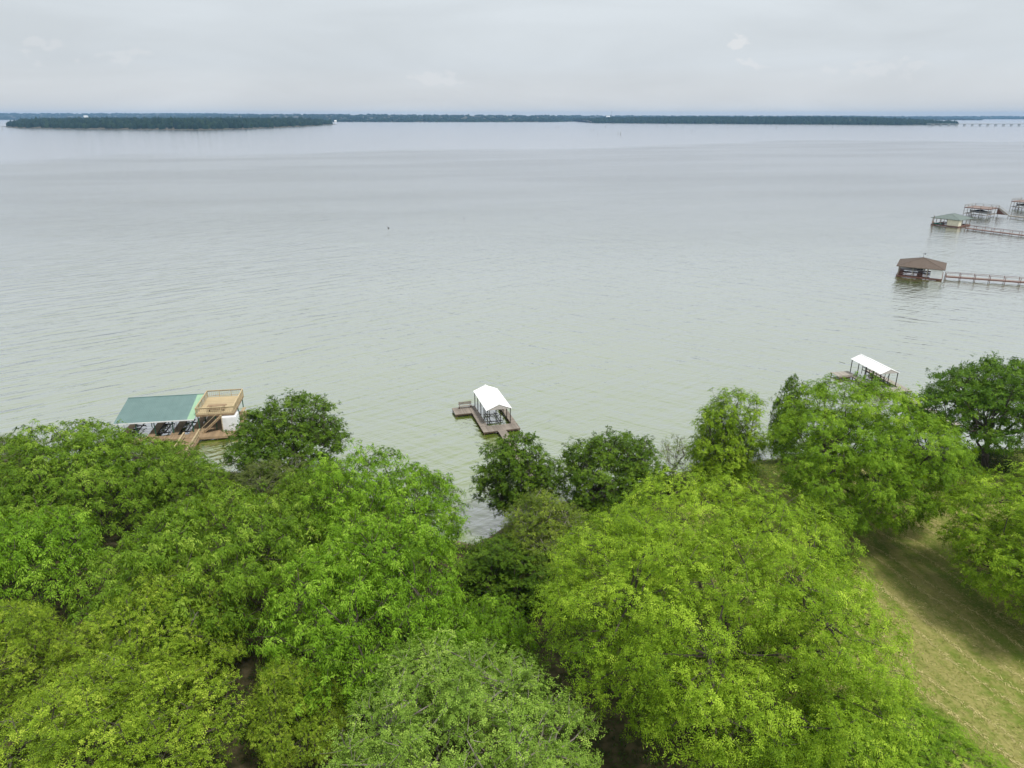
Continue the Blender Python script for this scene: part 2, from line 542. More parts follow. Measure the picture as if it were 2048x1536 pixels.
L(nb.outputs['Fac'], rb_.inputs[0]); L(rb_.outputs[0], dif.inputs['Color'])
lw = N('ShaderNodeLayerWeight')
lw.inputs['Blend'].default_value = 0.5
L(bp.outputs[0], lw.inputs['Normal'])
fr = N('ShaderNodeFloatCurve')
cv = fr.mapping.curves[0]
cv.points[0].location = (0, 0.10)
cv.points[1].location = (1, 1.0)
cv.points.new(0.35, 0.26)
cv.points.new(0.58, 0.56)
cv.points.new(0.72, 0.74)
cv.points.new(0.80, 0.85)
cv.points.new(0.90, 0.94)
fr.mapping.update()
L(lw.outputs['Facing'], fr.inputs['Value'])
# ruffled water mirrors less than the glassy sheet, and wind lanes vary it gently
lane = N('ShaderNodeTexNoise'); mpl = N('ShaderNodeMapping'); mpl.vector_type = 'TEXTURE'
mpl.inputs['Scale'].default_value = (330, 95, 1); mpl.inputs['Rotation'].default_value = (0, 0, 0.2)
L(geo.outputs['Position'], mpl.inputs[0]); L(mpl.outputs[0], lane.inputs['Vector'])
lane.inputs['Scale'].default_value = 1.0; lane.inputs['Detail'].default_value = 5
lanes = rng_(lane.outputs['Fac'], 0.35, 0.65, 0.10, 0.17)
farr = rng_(spx.outputs['Y'], 130, 420, 0.25, 1.0)
dim = mathn('SUBTRACT', 1.0, mathn('MULTIPLY', mathn('MULTIPLY', lanes, ruffle), farr))
gcol = N('ShaderNodeVectorMath'); gcol.operation = 'SCALE'
gcol.inputs[0].default_value = (0.95, 0.94, 0.96)
L(dim, gcol.inputs['Scale'])
L(gcol.outputs[0], gls.inputs['Color'])
facw = fr.outputs[0]
ms = N('ShaderNodeMixShader')
L(facw, ms.inputs[0]); L(dif.outputs[0], ms.inputs[1]); L(gls.outputs[0], ms.inputs[2])
L(ms.outputs[0], out.inputs[0])
WX0, WX1, WY0, WY1 = -16500, 16500, -200, 15500
w = MB().face([(WX0, WY0, 0), (WX1, WY0, 0), (WX1, WY1, 0), (WX0, WY1, 0)])
water = w.build('water', mt)
tag(water, 'pale grey-green lake with fine ripples', 'lake', kind='structure')

# ------------------------------------------------------------------ far shores
rs = np.random.default_rng(11)
DOME_RINGS = [(1.0, -0.15), (0.86, 0.6)]
NS = 5
dome_v = [(r * math.cos(2 * math.pi * (k + 0.5 * i) / NS), r * math.sin(2 * math.pi * (k + 0.5 * i) / NS), z) for i, (r, z) in enumerate(DOME_RINGS) for k in range(NS)] + [(0, 0, 1.0)]
dome_f = []
for i in range(1):
    for k in range(NS):
        a, b_, c, d = i * NS + k, i * NS + (k + 1) % NS, (i + 1) * NS + (k + 1) % NS, (i + 1) * NS + k
        dome_f += [(a, b_, d), (b_, c, d)]
for k in range(NS):
    dome_f.append((NS + k, NS + (k + 1) % NS, 2 * NS))
dome_v, dome_f = np.array(dome_v), np.array(dome_f)

def far_wood(name, px, py, pz, rad, hgt):
    n = len(px)
    V = dome_v[None] * np.stack([rad, rad, hgt], 1)[:, None, :]
    V = V * (1 + 0.26 * rs.standard_normal((n, len(dome_v), 1)))
    V = V + np.stack([px, py, pz], 1)[:, None, :]
    F = dome_f[None] + (np.arange(n) * len(dome_v))[:, None, None]
    tn = np.repeat(np.clip(rs.normal(0.5, 0.25, n), 0, 1), len(dome_v))
    return link(name, np_mesh(name, V.reshape(-1, 3), F.reshape(-1, 3), MATS['far_leaf'], tn))

surf('far_soil', (0.06, 0.065, 0.045), (0.12, 0.105, 0.085), 0.01, 0.95, spec=0.1)

def land_sheet(name, front, depth, rise, rise_len, mat):
    """Land behind a shoreline polyline: climbs from the water's edge to `rise` over `rise_len` metres."""
    fx, fy = np.array([p[0] for p in front], float), np.array([p[1] for p in front], float)
    xs = np.linspace(fx[0], fx[-1], 60)
    ss = np.concatenate([[-60, 0], np.geomspace(20, depth, 14)])
    fyx = np.interp(xs, fx, fy)
    Xs, Ss = np.meshgrid(xs, ss)
    Ys = fyx[None] + Ss
    hr = np.interp(xs, fx, rise) if hasattr(rise, '__len__') else np.full(len(xs), rise)
    Zs = np.where(Ss < 0, -2.0, 0.8 * (Ss >= 0) + hr[None] * np.clip(Ss / rise_len, 0, 1) ** 0.8)
    Zs = np.where(Ss == 0, 0.3, Zs)
    n_i, n_j = Xs.shape
    ii = (np.arange(n_i - 1)[:, None] * n_j + np.arange(n_j - 1)[None]).ravel()
    tr_ = np.concatenate([np.stack([ii, ii + 1, ii + n_j + 1], 1), np.stack([ii, ii + n_j + 1, ii + n_j], 1)])
    o = link(name, np_mesh(name, np.stack([Xs.ravel(), Ys.ravel(), Zs.ravel()], 1), tr_, mat))
    o['kind'] = 'structure'
    def height(x, s):
        h_ = np.interp(x, fx, rise) if hasattr(rise, '__len__') else rise
        return 0.8 + h_ * np.clip(s / rise_len, 0, 1) ** 0.8
    def edge_y(x):
        return np.interp(x, fx, fy)
    return o, height, edge_y

def plant_wood(name, label, x0, x1, n, depth, hfun, efun, rad, hgt, edge_bias=2.2):
    x = rs.uniform(x0, x1, n)
    s = depth * rs.random(n) ** edge_bias + rs.uniform(6, 14, n)
    y = efun(x) + s
    z = hfun(x, s)
    o = far_wood(name, x, y, z, rs.uniform(rad[0], rad[1], n), rs.uniform(hgt[0], hgt[1], n))
    return tag(o, label, 'wood', kind='stuff')

# far shore behind everything
front = [(-15500, 9900), (-5200, 9600), (-3600, 7600), (-2600, 6900), (-1500, 6350), (-900, 6200), (300, 6200), (620, 6900), (900, 8400), (3000, 9300), (5600, 9000), (6100, 11400), (15500, 11600)]
rise = [85, 78, 60, 60, 54, 50, 44, 42, 45, 42, 38, 34, 34]
o, hf, ef = land_sheet('far_shore', front, 4200, rise, 3000, MATS['far_soil'])
tag(o, 'low wooded shore on the far side of the lake', 'shore', kind='structure')
plant_wood('far_woods', 'continuous blue-green woods on the far shore', -9500, 12500, 7900, 3300, hf, ef, (16, 30), (9, 15), 1.7)
plant_wood('far_woods', 'edge row of the woods along the far waterline', -8500, 11500, 1900, 120, hf, ef, (8, 16), (9, 15), 1.0)
# wooded island on the left: an outline, a mound that climbs away from it, and its wood
ISL = np.array([(-2470, 3800), (-2330, 3480), (-1990, 3060), (-1671, 2853), (-1330, 2740), (-1100, 2650), (-1010, 2900), (-985, 3537), (-1029, 4370), (-1300, 4700), (-2900, 4900), (-2800, 4200)], float)
def poly_dist(px, py, poly):
    """Signed distance to a closed outline, positive inside."""
    ins = np.zeros(px.shape, bool)
    dist = np.full(px.shape, 1e9)
    for (xa, ya), (xb, yb) in zip(poly, np.roll(poly, -1, 0)):
        t_ = np.clip(((px - xa) * (xb - xa) + (py - ya) * (yb - ya)) / ((xb - xa) ** 2 + (yb - ya) ** 2), 0, 1)
        dist = np.minimum(dist, np.hypot(px - xa - t_ * (xb - xa), py - ya - t_ * (yb - ya)))
        cr_ = ((ya > py) != (yb > py)) & (px < (xb - xa) * (py - ya) / (yb - ya + 1e-9) + xa)
        ins ^= cr_
    return np.where(ins, dist, -dist)
def isl_h(d):
    return np.where(d > 0, np.minimum(d * .08, .9) + 14 * np.clip(d / 120, 0, 1) ** .8, np.maximum(d * .03, -2))
xs_, ys_ = np.arange(-2960, -900, 35.0), np.arange(2580, 4980, 35.0)
Xi, Yi = np.meshgrid(xs_, ys_)
di = poly_dist(Xi, Yi, ISL) + 10 * np.sin(Xi * .021) * np.sin(Yi * .017)
n_i, n_j = Xi.shape
ii = (np.arange(n_i - 1)[:, None] * n_j + np.arange(n_j - 1)[None]).ravel()
o = link('island', np_mesh('island', np.stack([Xi.ravel(), Yi.ravel(), isl_h(di).ravel()], 1), np.concatenate([np.stack([ii, ii + 1, ii + n_j + 1], 1), np.stack([ii, ii + n_j + 1, ii + n_j], 1)]), MATS['far_soil']))
tag(o, 'low mud-edged island on the far side of the lake', 'island', kind='structure')
ix, iy = rs.uniform(-2900, -960, 30000), rs.uniform(2620, 4900, 30000)
dd = poly_dist(ix, iy, ISL) + 10 * np.sin(ix * .021) * np.sin(iy * .017)
ok = (dd > 9) & ((dd < 70) | (rs.random(30000) < .5))
ix, iy, dd = ix[ok][:6500], iy[ok][:6500], dd[ok][:6500]
sz = rs.uniform(.75, 1.25, len(ix))
o = far_wood('island_woods', ix, iy, isl_h(dd), 8.5 * sz, 15.5 * sz * rs.uniform(.85, 1.15, len(ix)))
tag(o, 'dark green wood covering the long island', 'wood', kind='stuff')
# wooded point on the right
front = [(570, 5330), (900, 5060), (1463, 4660), (2120, 4140), (2380, 4170), (2600, 4400), (2760, 4900)]
o, hf, ef = land_sheet('wooded_point', front, 2500, [14, 22, 26, 26, 24, 16, 10], 700, MATS['far_soil'])
tag(o, 'low wooded point reaching into the lake from the right', 'shore', kind='structure')
plant_wood('point_woods', 'dark wood on the point behind the bridge end', 575, 2740, 3600, 1800, hf, ef, (8, 14), (10, 16), 1.8)
plant_wood('point_woods', 'front row of the wood along the point waterline', 575, 2740, 800, 40, hf, ef, (6, 11), (9, 15), 1.0)

# long low road bridge
br = thing('road_bridge', 'long low grey road bridge crossing the far water on many piers', 'bridge', (2040, 3715, 0))
deck = MB().box(0, 2600, -6, 6, 8.2, 9.6)
deck.box(0, 2600, -6.3, -6.003, 8.6, 10.5).box(0, 2600, 6.003, 6.3, 8.6, 10.5)
deck.build('deck', MATS['concrete'], br)
pier = MB().box(-4.5, 4.5, -5.5, 5.5, 7.0, 8.197).box(-3.2, -1.4, -4.5, -2.6, -1, 6.997).box(1.4, 3.2, -4.5, -2.6, -1, 6.997).box(-3.2, -1.4, 2.6, 4.5, -1, 6.997).box(1.4, 3.2, 2.6, 4.5, -1, 6.997).mesh('pier')
for k in range(25):
    p = link('pier', pier, br, MATS['concrete'])
    p.location = (30 + 38.5 * k, 0, 0)
lamp = MB().tube([(0, 5, 9.6), (0, 5, 20)], 0.35, 5).beam((0, 5, 20), (0, 2, 20.3), 0.5, 0.4).mesh('lamp_post')
for k in range(9):
    p = link('lamp_post', lamp, br, MATS['concrete'])
    p.location = (480 + 75 * k, 0, 0)

# tiny pale buildings on the far shores
def far_house(u, y, z, wdt, hgt, label, dep=12):
    d = y * math.cos(PITCH) + (CAM_H - z) * math.sin(PITCH)
    x = (u - 1024) / FOC * d
    h = thing('lake_house', label, 'house', (x, y, z), 0, 'pale houses on the far shores')
    MB().box(-wdt / 2, wdt / 2, -dep / 2, dep / 2, -6, hgt).build('wall', MATS['far_white'], h)
    r = MB()
    e_ = 0.8
    A = [(-wdt / 2 - e_, -dep / 2 - e_, hgt + .01), (wdt / 2 + e_, -dep / 2 - e_, hgt + .01), (wdt / 2 + e_, dep / 2 + e_, hgt + .01), (-wdt / 2 - e_, dep / 2 + e_, hgt + .01)]
    B = [(-wdt / 2 - e_, 0, hgt * 1.6), (wdt / 2 + e_, 0, hgt * 1.6)]
    r.face([A[0], A[1], B[1], B[0]]).face([A[2], A[3], B[0], B[1]]).face([A[1], A[2], B[1]]).face([A[3], A[0], B[0]]).face(A[::-1])
    r.build('roof', MATS['far_white'], h)
    dr = MB().box(-1, 1, -dep / 2 - 0.06, -dep / 2 - 0.004, 0, hgt * 0.7)
    dr.build('door', MATS['far_roof'], h)
    for sx in (-0.3, 0.3):
        MB().box(sx * wdt - 1, sx * wdt + 1, -dep / 2 - 0.06, -dep / 2 - 0.004, hgt * 0.35, hgt * 0.75).build('window', MATS['navy_cover'], h)

far_house(1641, 4480, 1.5, 15, 7, 'small white house at the water edge, left of two on the wooded point')
far_house(1670, 4450, 1.5, 13, 6, 'small white house at the water edge, right of two on the wooded point')
far_house(1216, 8600, 26, 42, 14, 'long white building among the far woods below the radio mast')
far_house(172, 8600, 28, 46, 14, 'white building among the woods above the left part of the island')
far_house(671, 6225, 1.5, 16, 8, 'white house at the far waterline just right of the island tip')

mast = thing('radio_mast', 'thin radio mast rising above the far treeline behind the long white building', 'mast', (1211, 9250, 30))
MB().tube([(0, 0, 0), (0, 0, 72)], [1.6, 1.0], 4).build('pole', MATS['concrete'], mast)
MB().box(-5, 5, -0.4, 0.4, 60, 64).build('antenna', MATS['concrete'], mast)

# drowned dead trees standing in the shallows
snag_px = [(1236, 268, 5), (1241, 270, 7), (1252, 262, 3), (1195, 270, 4), (1182, 261, 4), (1187, 261, 4), (1211, 254.5, 4), (1308, 253, 4), (1314, 253, 4), (1333, 254, 4), (1293, 254, 3),
           (1342, 261, 3), (1384, 263, 4), (1456, 258, 4), (1552, 258, 5), (1610, 255, 4), (1665, 257, 4), (1746, 254, 3), (1858, 255, 4), (1862, 255, 4), (1112, 256, 4), (1117, 255.5, 4),
           (1088, 257, 3), (1096, 257.5, 3), (1049, 257, 3), (1048, 250, 3), (990, 253, 4), (5, 259, 6), (12, 257, 4), (138, 264, 3), (266, 262.5, 4), (278, 262, 4), (433, 264, 6), (462, 263, 3), (405, 268, 4), (1098, 273, 3), (799, 270, 3)]
rr = random.Random(4)
snag_meshes = []
for k in range(4):
    s = MB()
    top = Vector((rr.uniform(-.1, .1), rr.uniform(-.1, .1), 1))
    s.tube([(0, 0, -0.25), (0.01, 0, 0.4), top * 0.75, top], [0.055, 0.045, 0.03, 0.012], 5)
    for q in range(3):
        z0 = rr.uniform(0.35, 0.8)
        a = rr.uniform(0, 6.28)
        s.tube([top * z0, top * z0 + Vector((math.cos(a) * .12, math.sin(a) * .12, .09)), top * z0 + Vector((math.cos(a) * .2, math.sin(a) * .2, .22))], [0.02, 0.014, 0.006], 4)
    snag_meshes.append(s.mesh('dead_tree'))
for i, (u, v, hp) in enumerate(snag_px):
    p = at(u, v, 0)
    d = p.y * math.cos(PITCH) + CAM_H * math.sin(PITCH)
    o = link('dead_tree', snag_meshes[i % 4], None, MATS['dead_wood'])
    hgt = hp * d / FOC / 0.936
    o.location = p
    o.scale = (hgt * 1.1, hgt * 1.1, hgt)
    o.rotation_euler = (0, 0, rr.uniform(0, 6.28))
    if u == 1241: lab = 'tallest grey dead tree of the far shallows, right one of a close pair'
    elif u == 1236: lab = 'grey dead tree leaning close beside the tallest one in the far shallows'
    elif u < 20: lab = 'grey dead tree standing in the water beyond the left end of the island'
    elif u < 500: lab = 'grey dead tree standing in the water in front of the island'
    elif u == 799: lab = 'lone grey dead tree in open water right of the island'
    elif u < 1150: lab = 'grey dead tree in the far bay between the island and the wooded point'
    elif u < 1430: lab = 'grey dead tree in the shallows off the left end of the wooded point'
    elif u < 1800: lab = 'grey dead tree in the water off the middle of the wooded point'
    else: lab = 'grey dead tree in the water beside the bridge end'
    tag(o, lab, 'dead tree', 'drowned dead trees in the far shallows')

# two waterbirds on the open lake
def bird(u, v, s, label):
    b_ = thing('waterbird', label, 'bird', at(u, v, 0), rr.uniform(0, 6))
    m_b = MB().tube([(-.32, 0, .05), (-.2, 0, .08), (0, 0, .09), (.2, 0, .1), (.27, 0, .2), (.3, 0, .42), (.36, 0, .5), (.44, 0, .49), (.58, 0, .46)], [.02, .11, .15, .1, .05, .04, .06, .05, .01], 8)
    o_ = m_b.build('body', MATS['feather'], b_)
    o_.scale = (s, s, s)
bird(777, 456, 1.3, 'tiny dark waterbird swimming alone on the open lake above the left boathouse')
bird(928, 437, 1.1, 'fainter tiny waterbird further out above the middle white-roofed dock')
# ------------------------------------------------------------------ docks and boathouses
def dup_part(proto, parent, loc, scale=None, rz=None):
    c = proto.copy()
    COL.objects.link(c)
    c.parent = parent
    c.location = loc
    if scale is not None: c.scale = scale
    if rz is not None: c.rotation_euler = (0, 0, rz)
    return c

UNIT_PLANK = MB().box(-0.5, 0.5, -0.5, 0.5, -1, 0).mesh('plank')
_plank_meshes = {}
prnd = random.Random(7)

def planks(parent, x0, x1, y0, y1, z, mat, along='x', pitch=0.2, gap=0.014, thick=0.045):
    """Boards laid one by one; along gives the direction each board runs."""
    key = mat.name
    if key not in _plank_meshes:
        me = UNIT_PLANK.copy()
        me.materials.clear()
        me.materials.append(mat)
        _plank_meshes[key] = me
    me = _plank_meshes[key]
    span = (y1 - y0) if along == 'x' else (x1 - x0)
    n = max(1, round(span / pitch))
    st = span / n
    for k in range(n):
        o = bpy.data.objects.new('plank', me)
        COL.objects.link(o)
        o.parent = parent
        j, jz = prnd.uniform(-.02, .02), prnd.uniform(-.006, .006)
        c = (k + 0.5) * st
        if along == 'x':
            o.location = ((x0 + x1) / 2 + j, y0 + c, z + jz)
            o.scale = (x1 - x0, st - gap, thick)
        else:
            o.location = (x0 + c, (y0 + y1) / 2 + j, z + jz)
            o.scale = (st - gap, y1 - y0, thick)

def piles(parent, pts, z0, z1, r, mat, name='post', n=8):
    me = MB().tube([(0, 0, z0), (0, 0, z1)], r, n).mesh(name)
    for x, y in pts:
        o = link(name, me, parent, mat)
        o.location = (x, y, 0)

def squares(parent, pts, z0, z1, s, mat, name='post'):
    me = MB().box(-s / 2, s / 2, -s / 2, s / 2, z0, z1).mesh(name)
    for x, y in pts:
        o = link(name, me, parent, mat)
        o.location = (x, y, 0)

def roof_slope(parent, a0, a1, b0, b1, n, mat, name='roof_panel', rib=0.04, thick=0.03, mats=None):
    """n ribbed sheets between an eave a0->a1 and a ridge b0->b1."""
    a0, a1, b0, b1 = map(Vector, (a0, a1, b0, b1))
    nrm = (a1 - a0).cross(b0 - a0).normalized()
    if nrm.z < 0: nrm = -nrm
    me = None
    for k in range(n):
        t0, t1 = k / n, (k + 1) / n
        p = [a0.lerp(a1, t0), a0.lerp(a1, t1), b0.lerp(b1, t1), b0.lerp(b1, t0)]
        e_ = (p[1] - p[0]) * 0.004
        q = [p[0] + e_, p[1] - e_, p[2] - e_, p[3] + e_]
        m_ = MB().hull8([v - nrm * thick for v in q] + q)
        s_ = (p[1] - p[0]).normalized() * 0.03
        for f in (0.0, 0.5):
            r0, r1 = p[0].lerp(p[1], f) + s_ * 1.3, p[3].lerp(p[2], f) + s_ * 1.3
            m_.hull8([r0 - s_ + nrm * .002, r0 + s_ + nrm * .002, r1 + s_ + nrm * .002, r1 - s_ + nrm * .002,
                      r0 - s_ * .5 + nrm * rib, r0 + s_ * .5 + nrm * rib, r1 + s_ * .5 + nrm * rib, r1 - s_ * .5 + nrm * rib])
        m_.build(name, (mats[k] if mats else mat), parent)

def cover_boat(name, label, loc, rz, length, width, zk, engine=True):
    """Runabout under a dark canvas cover, outboard at the stern; bow towards +x."""
    t_ = thing(name, label, 'boat', loc, rz)
    hull, cov = MB(), MB()
    st = np.linspace(0, 1, 9)
    secs, tops = [], []
    for s in st:
        x = -length / 2 + s * length
        hw = width / 2 * (0.86 + 0.14 * min(1, s * 4)) * (1 - max(0, s - .45) ** 2 * 3.0)
        hw = max(hw, 0.05)
        zb = zk + 0.55 * max(0, s - .6) ** 1.5 * 2
        zs = zk + 0.75 + 0.35 * s * s
        secs.append([(x, -hw, zs), (x, -hw * .88, zb + .28), (x, 0, zb), (x, hw * .88, zb + .28), (x, hw, zs)])
        up = 0.12 + 0.75 * math.exp(-((s - .45) / .24) ** 2)
        tops.append([(x, -hw * 1.02, zs + .012), (x, -hw * .5, zs + up * .72), (x, 0, zs + up), (x, hw * .5, zs + up * .72), (x, hw * 1.02, zs + .012)])
    for m_, ss in ((hull, secs), (cov, tops)):
        for i in range(8):
            for k in range(4):
                m_.face([ss[i][k], ss[i + 1][k], ss[i + 1][k + 1], ss[i][k + 1]])
        m_.face(ss[0]); m_.face(ss[-1][::-1])
    hull.build('hull', MATS['hull_grey'], t_)
    cov.build('canvas_cover', MATS['navy_cover'], t_)
    if engine:
        e_ = MB()
        x = -length / 2 - .02
        e_.hull8([(x - .55, -.22, zk + .75), (x, -.22, zk + .75), (x, .22, zk + .75), (x - .55, .22, zk + .75),
                  (x - .45, -.16, zk + 1.3), (x - .08, -.16, zk + 1.3), (x - .08, .16, zk + 1.3), (x - .45, .16, zk + 1.3)])
        e_.box(x - .34, x - .12, -.07, .07, zk - .2, zk + .747)
        e_.build('outboard_motor', MATS['black_plastic'], t_)
    return t_

# --- gable-roofed single-slip dock with white metal roof (used twice)
def white_roof_dock(label, loc, rz, deck_mat, roof_x, roof_y, deck_w, front_y, left_x, right_x, ez, rz_top, plat, gang, bench, gable_mat):
    d = thing('boat_dock', label, 'boat dock', loc, rz, 'white-roofed boat docks')
    (x0, x1), (y0, y1) = roof_x, roof_y
    xm = (x0 + x1) / 2
    Y1 = plat[3]
    planks(d, 0, deck_w, 0, front_y, 0.55, deck_mat, 'y', 0.19)                   # front walk
    planks(d, 0, left_x, front_y + .02, Y1 - 2.6, 0.55, deck_mat, 'x', 0.19)      # left finger
    planks(d, right_x, deck_w, front_y + .02, y1 + .2, 0.55, deck_mat, 'x', 0.19) # right finger
    planks(d, gang[0], gang[1], gang[2], -.02, 0.56, deck_mat, 'x', 0.19)
    planks(d, plat[0], plat[1], plat[2], plat[3], 0.55, deck_mat, 'y', 0.21)
    fr_ = MB()
    for yy in (0.06, front_y - .06): fr_.beam((0, yy, .4), (deck_w, yy, .4), .06, .2)
    for xx, ya, yb in ((0.06, .1, Y1 - 2.5), (left_x - .06, front_y, Y1 - 2.5), (right_x + .06, front_y, y1), (deck_w - .06, .1, y1)):
        fr_.beam((xx, ya, .395), (xx, yb, .395), .06, .2)
    for xx in (gang[0] + .06, gang[1] - .06): fr_.beam((xx, gang[2], .4), (xx, -.1, .4), .06, .2)
    for yy in (plat[2] + .05, plat[3] - .05): fr_.beam((plat[0], yy, .4), (plat[1], yy, .4), .06, .2)
    fr_.build('joist_frame', MATS['wet_lumber'], d)
    # piles down to the lake bed
    pts = [(.15, .15), (deck_w - .15, .15), (.15, front_y), (gang[0] + .1, -3), (gang[1] - .1, -3), (gang[0] + .1, -6.5), (gang[1] - .1, -6.5), (plat[0] + .15, plat[2] + .15), (plat[0] + .15, plat[3] - .15), (plat[1] - .8, plat[2] + .12)]
    piles(d, pts, -3, .5, .09, MATS['wet_lumber'], 'pile', 7)
    # roof posts
    n = 5
    for xx in (x0 + .2, x1 - .2):
        squares(d, [(xx, y0 + .25 + k * (y1 - y0 - .5) / (n - 1)) for k in range(n)], -3, ez - .1, .11, MATS['dark_steel'], 'post')
    bm_ = MB()
    for xx in (x0 + .2, x1 - .2): bm_.beam((xx, y0 + .1, ez - .02), (xx, y1 - .1, ez - .02), .09, .14)
    for k in range(n):
        yy = y0 + .25 + k * (y1 - y0 - .5) / (n - 1)
        bm_.beam((x0 + .26, yy, ez - .02), (x1 - .26, yy, ez - .02), .07, .1)
    bm_.build('roof_beam', MATS['dark_steel'], d)
    roof_slope(d, (x0, y0, ez), (x0, y1, ez), (xm - .01, y0, rz_top), (xm - .01, y1, rz_top), 10, MATS['white_metal'])
    roof_slope(d, (x1, y0, ez), (x1, y1, ez), (xm + .01, y0, rz_top), (xm + .01, y1, rz_top), 10, MATS['white_metal'])
    MB().beam((xm, y0 - .01, rz_top + .03), (xm, y1 + .01, rz_top + .03), .22, .05).build('ridge_cap', MATS['white_metal'], d)
    for yy in (y0 + .06, y1 - .1):
        MB().hull8([(x0 + .15, yy, ez + .0), (x1 - .15, yy, ez + .0), (x1 - .15, yy + .03, ez + .0), (x0 + .15, yy + .03, ez + .0),
                    (xm - .2, yy, rz_top - .1), (xm + .2, yy, rz_top - .1), (xm + .2, yy + .03, rz_top - .1), (xm - .2, yy + .03, rz_top - .1)]).build('gable', gable_mat, d)
    # boat lift inside the slip
    li = MB()
    for xx in (xm - 1.0, xm + .8):
        for yy in (y0 + 2.2, y0 + 5.2):
            li.tube([(xx, yy, -2), (xx, yy, ez - .1)], .05, 6)
    for yy in (y0 + 2.2, y0 + 5.2): li.beam((xm - 1.3, yy, .2), (xm + 1.1, yy, .2), .07, .1)
    for xx in (xm - .8, xm + .6): li.beam((xx, y0 + 1.6, .3), (xx, y0 + 5.8, .3), .08, .08)
    li.build('boat_lift', MATS['dark_steel'], d)
    ca = MB()
    pts = [(x0 + .3, y0 + .3, ez - .15)] + [(x0 + .3 + (x1 - x0 - 1.4) * t_, y0 + .4 + .6 * t_, ez - .25 - 1.3 * math.sin(math.pi * min(1, t_ * 1.05)) ** .8) for t_ in np.linspace(.08, 1, 9)]
    ca.tube(pts, .035, 5).build('hanging_cable', MATS['black_plastic'], d)
    if bench:
        bx0, bx1, by = bench
        b_ = thing('bench', 'weathered wooden bench on the side platform of the middle white-roofed dock', 'bench', d.matrix_basis @ Vector((0, 0, 0)), rz)
        planks(b_, bx0, bx1, by, by + .42, .98, MATS['grey_lumber'], 'x', .14)
        bk = MB()
        for k in range(3): bk.box(bx0, bx1, by + .46, by + .5, 1.12 + .17 * k, 1.25 + .17 * k)
        bk.build('backrest', MATS['grey_lumber'], b_)
        lg = MB().box(-.05, .05, -.05, .05, .555, .93).mesh('leg')
        for xx in (bx0 + .1, bx1 - .1):
            for yy in (by + .08, by + .36):
                link('leg', lg, b_, MATS['wet_lumber']).location = (xx, yy, 0)
        post = MB().box(-.04, .04, -.04, .04, .555, 1.6).mesh('back_post')
        for xx in (bx0 + .2, bx1 - .2): link('back_post', post, b_, MATS['wet_lumber']).location = (xx, by + .55, 0)
    return d

dock_mid = white_roof_dock('white metal roofed boat dock with grey plank decks at centre', (-4.35, 99.36, 0), math.radians(16), MATS['grey_lumber'],
    (1.0, 5.15), (2.2, 11.2), 5.9, 2.15, 1.2, 5.0, 3.1, 3.95, (-2.75, 1.15, 8.0, 10.9), (2.25, 3.55, -17, 0), (-1.7, .5, 10.1), MATS['grey_panel'])
dock_right = white_roof_dock('white metal roofed boat dock with pale planks half hidden behind the pecan tree', (64.95, 116.0, 0), math.radians(10), MATS['pale_lumber'],
    (.95, 4.75), (2.4, 11.1), 5.9, 2.2, 1.15, 4.7, 3.1, 3.9, (-2.6, 1.1, 8.6, 11.4), (2.2, 3.5, -15, 0), None, MATS['grey_panel'])
# low rail and lift bars seen in the slip of the right-hand dock
ex = MB()
for zz in (1.0, 1.55): ex.beam((3.4, 4.5, zz), (3.4, 10.6, zz), .07, .12)
for yy in (4.5, 6.5, 8.5, 10.6): ex.beam((3.4, yy, .2), (3.4, yy, 1.75), .08, .08)
ex.build('slip_rail', MATS['dark_steel'], dock_right)
MB().beam((-2.5, 8.75, .74), (1.0, 8.75, .74), .16, .12).build('edge_beam', MATS['pale_lumber'], dock_right)
mo = MB().tube([(-.0, 11.2, 2.2), (-1.0, 11.6, 2.45)], .04, 5)
mo.build('arm_bracket', MATS['dark_steel'], dock_right)

# --- left boathouse: green metal roof, sundeck of new lumber, stair, gangway
bh = thing('boathouse', 'boathouse with green metal roof and raised tan lumber sundeck', 'boathouse', (-48.3, 99.8, 0), math.radians(9))
LUM, DECK, WET, GP = MATS['new_lumber'], MATS['deck_lumber'], MATS['wet_lumber'], MATS['green_post']
RX0, RX1, RY0, RY1, RZF, RZB = -11.6, -.12, -.85, 6.4, 2.9, 4.2
pm = [MATS['green_metal']] * 20 + [MATS['mint_panel']] * 2
roof_slope(bh, (RX0, RY0, RZF), (RX1, RY0, RZF), (RX0, RY1, RZB), (RX1, RY1, RZB), 22, MATS['green_metal'], mats=pm, rib=.035)
MB().beam((RX0, RY0 - .05, RZF - .05), (RX1, RY0 - .05, RZF - .05), .06, .16).build('eave_trim', MATS['white_panel'], bh)
MB().beam((RX0, RY1 + .06, RZB + .02), (RX1, RY1 + .06, RZB + .02), .14, .14).build('ridge_trim', MATS['green_metal'], bh)
for yy, zz in ((-.3, 2.85), (6.0, 3.95)):
    piles(bh, [(x, yy) for x in (-11.2, -8.7, -6.1, -3.5, -.6)], -3, zz, .075, GP, 'post')
be = MB()
for yy, zz in ((-.3, 2.87), (6.0, 4.0)): be.beam((-11.4, yy, zz), (-.3, yy, zz), .1, .18)
for x in (-11.2, -8.7, -6.1, -3.5, -.6): be.beam((x, -.25, 2.86), (x, 5.95, 3.98), .08, .14)
be.build('roof_beam', GP, bh)
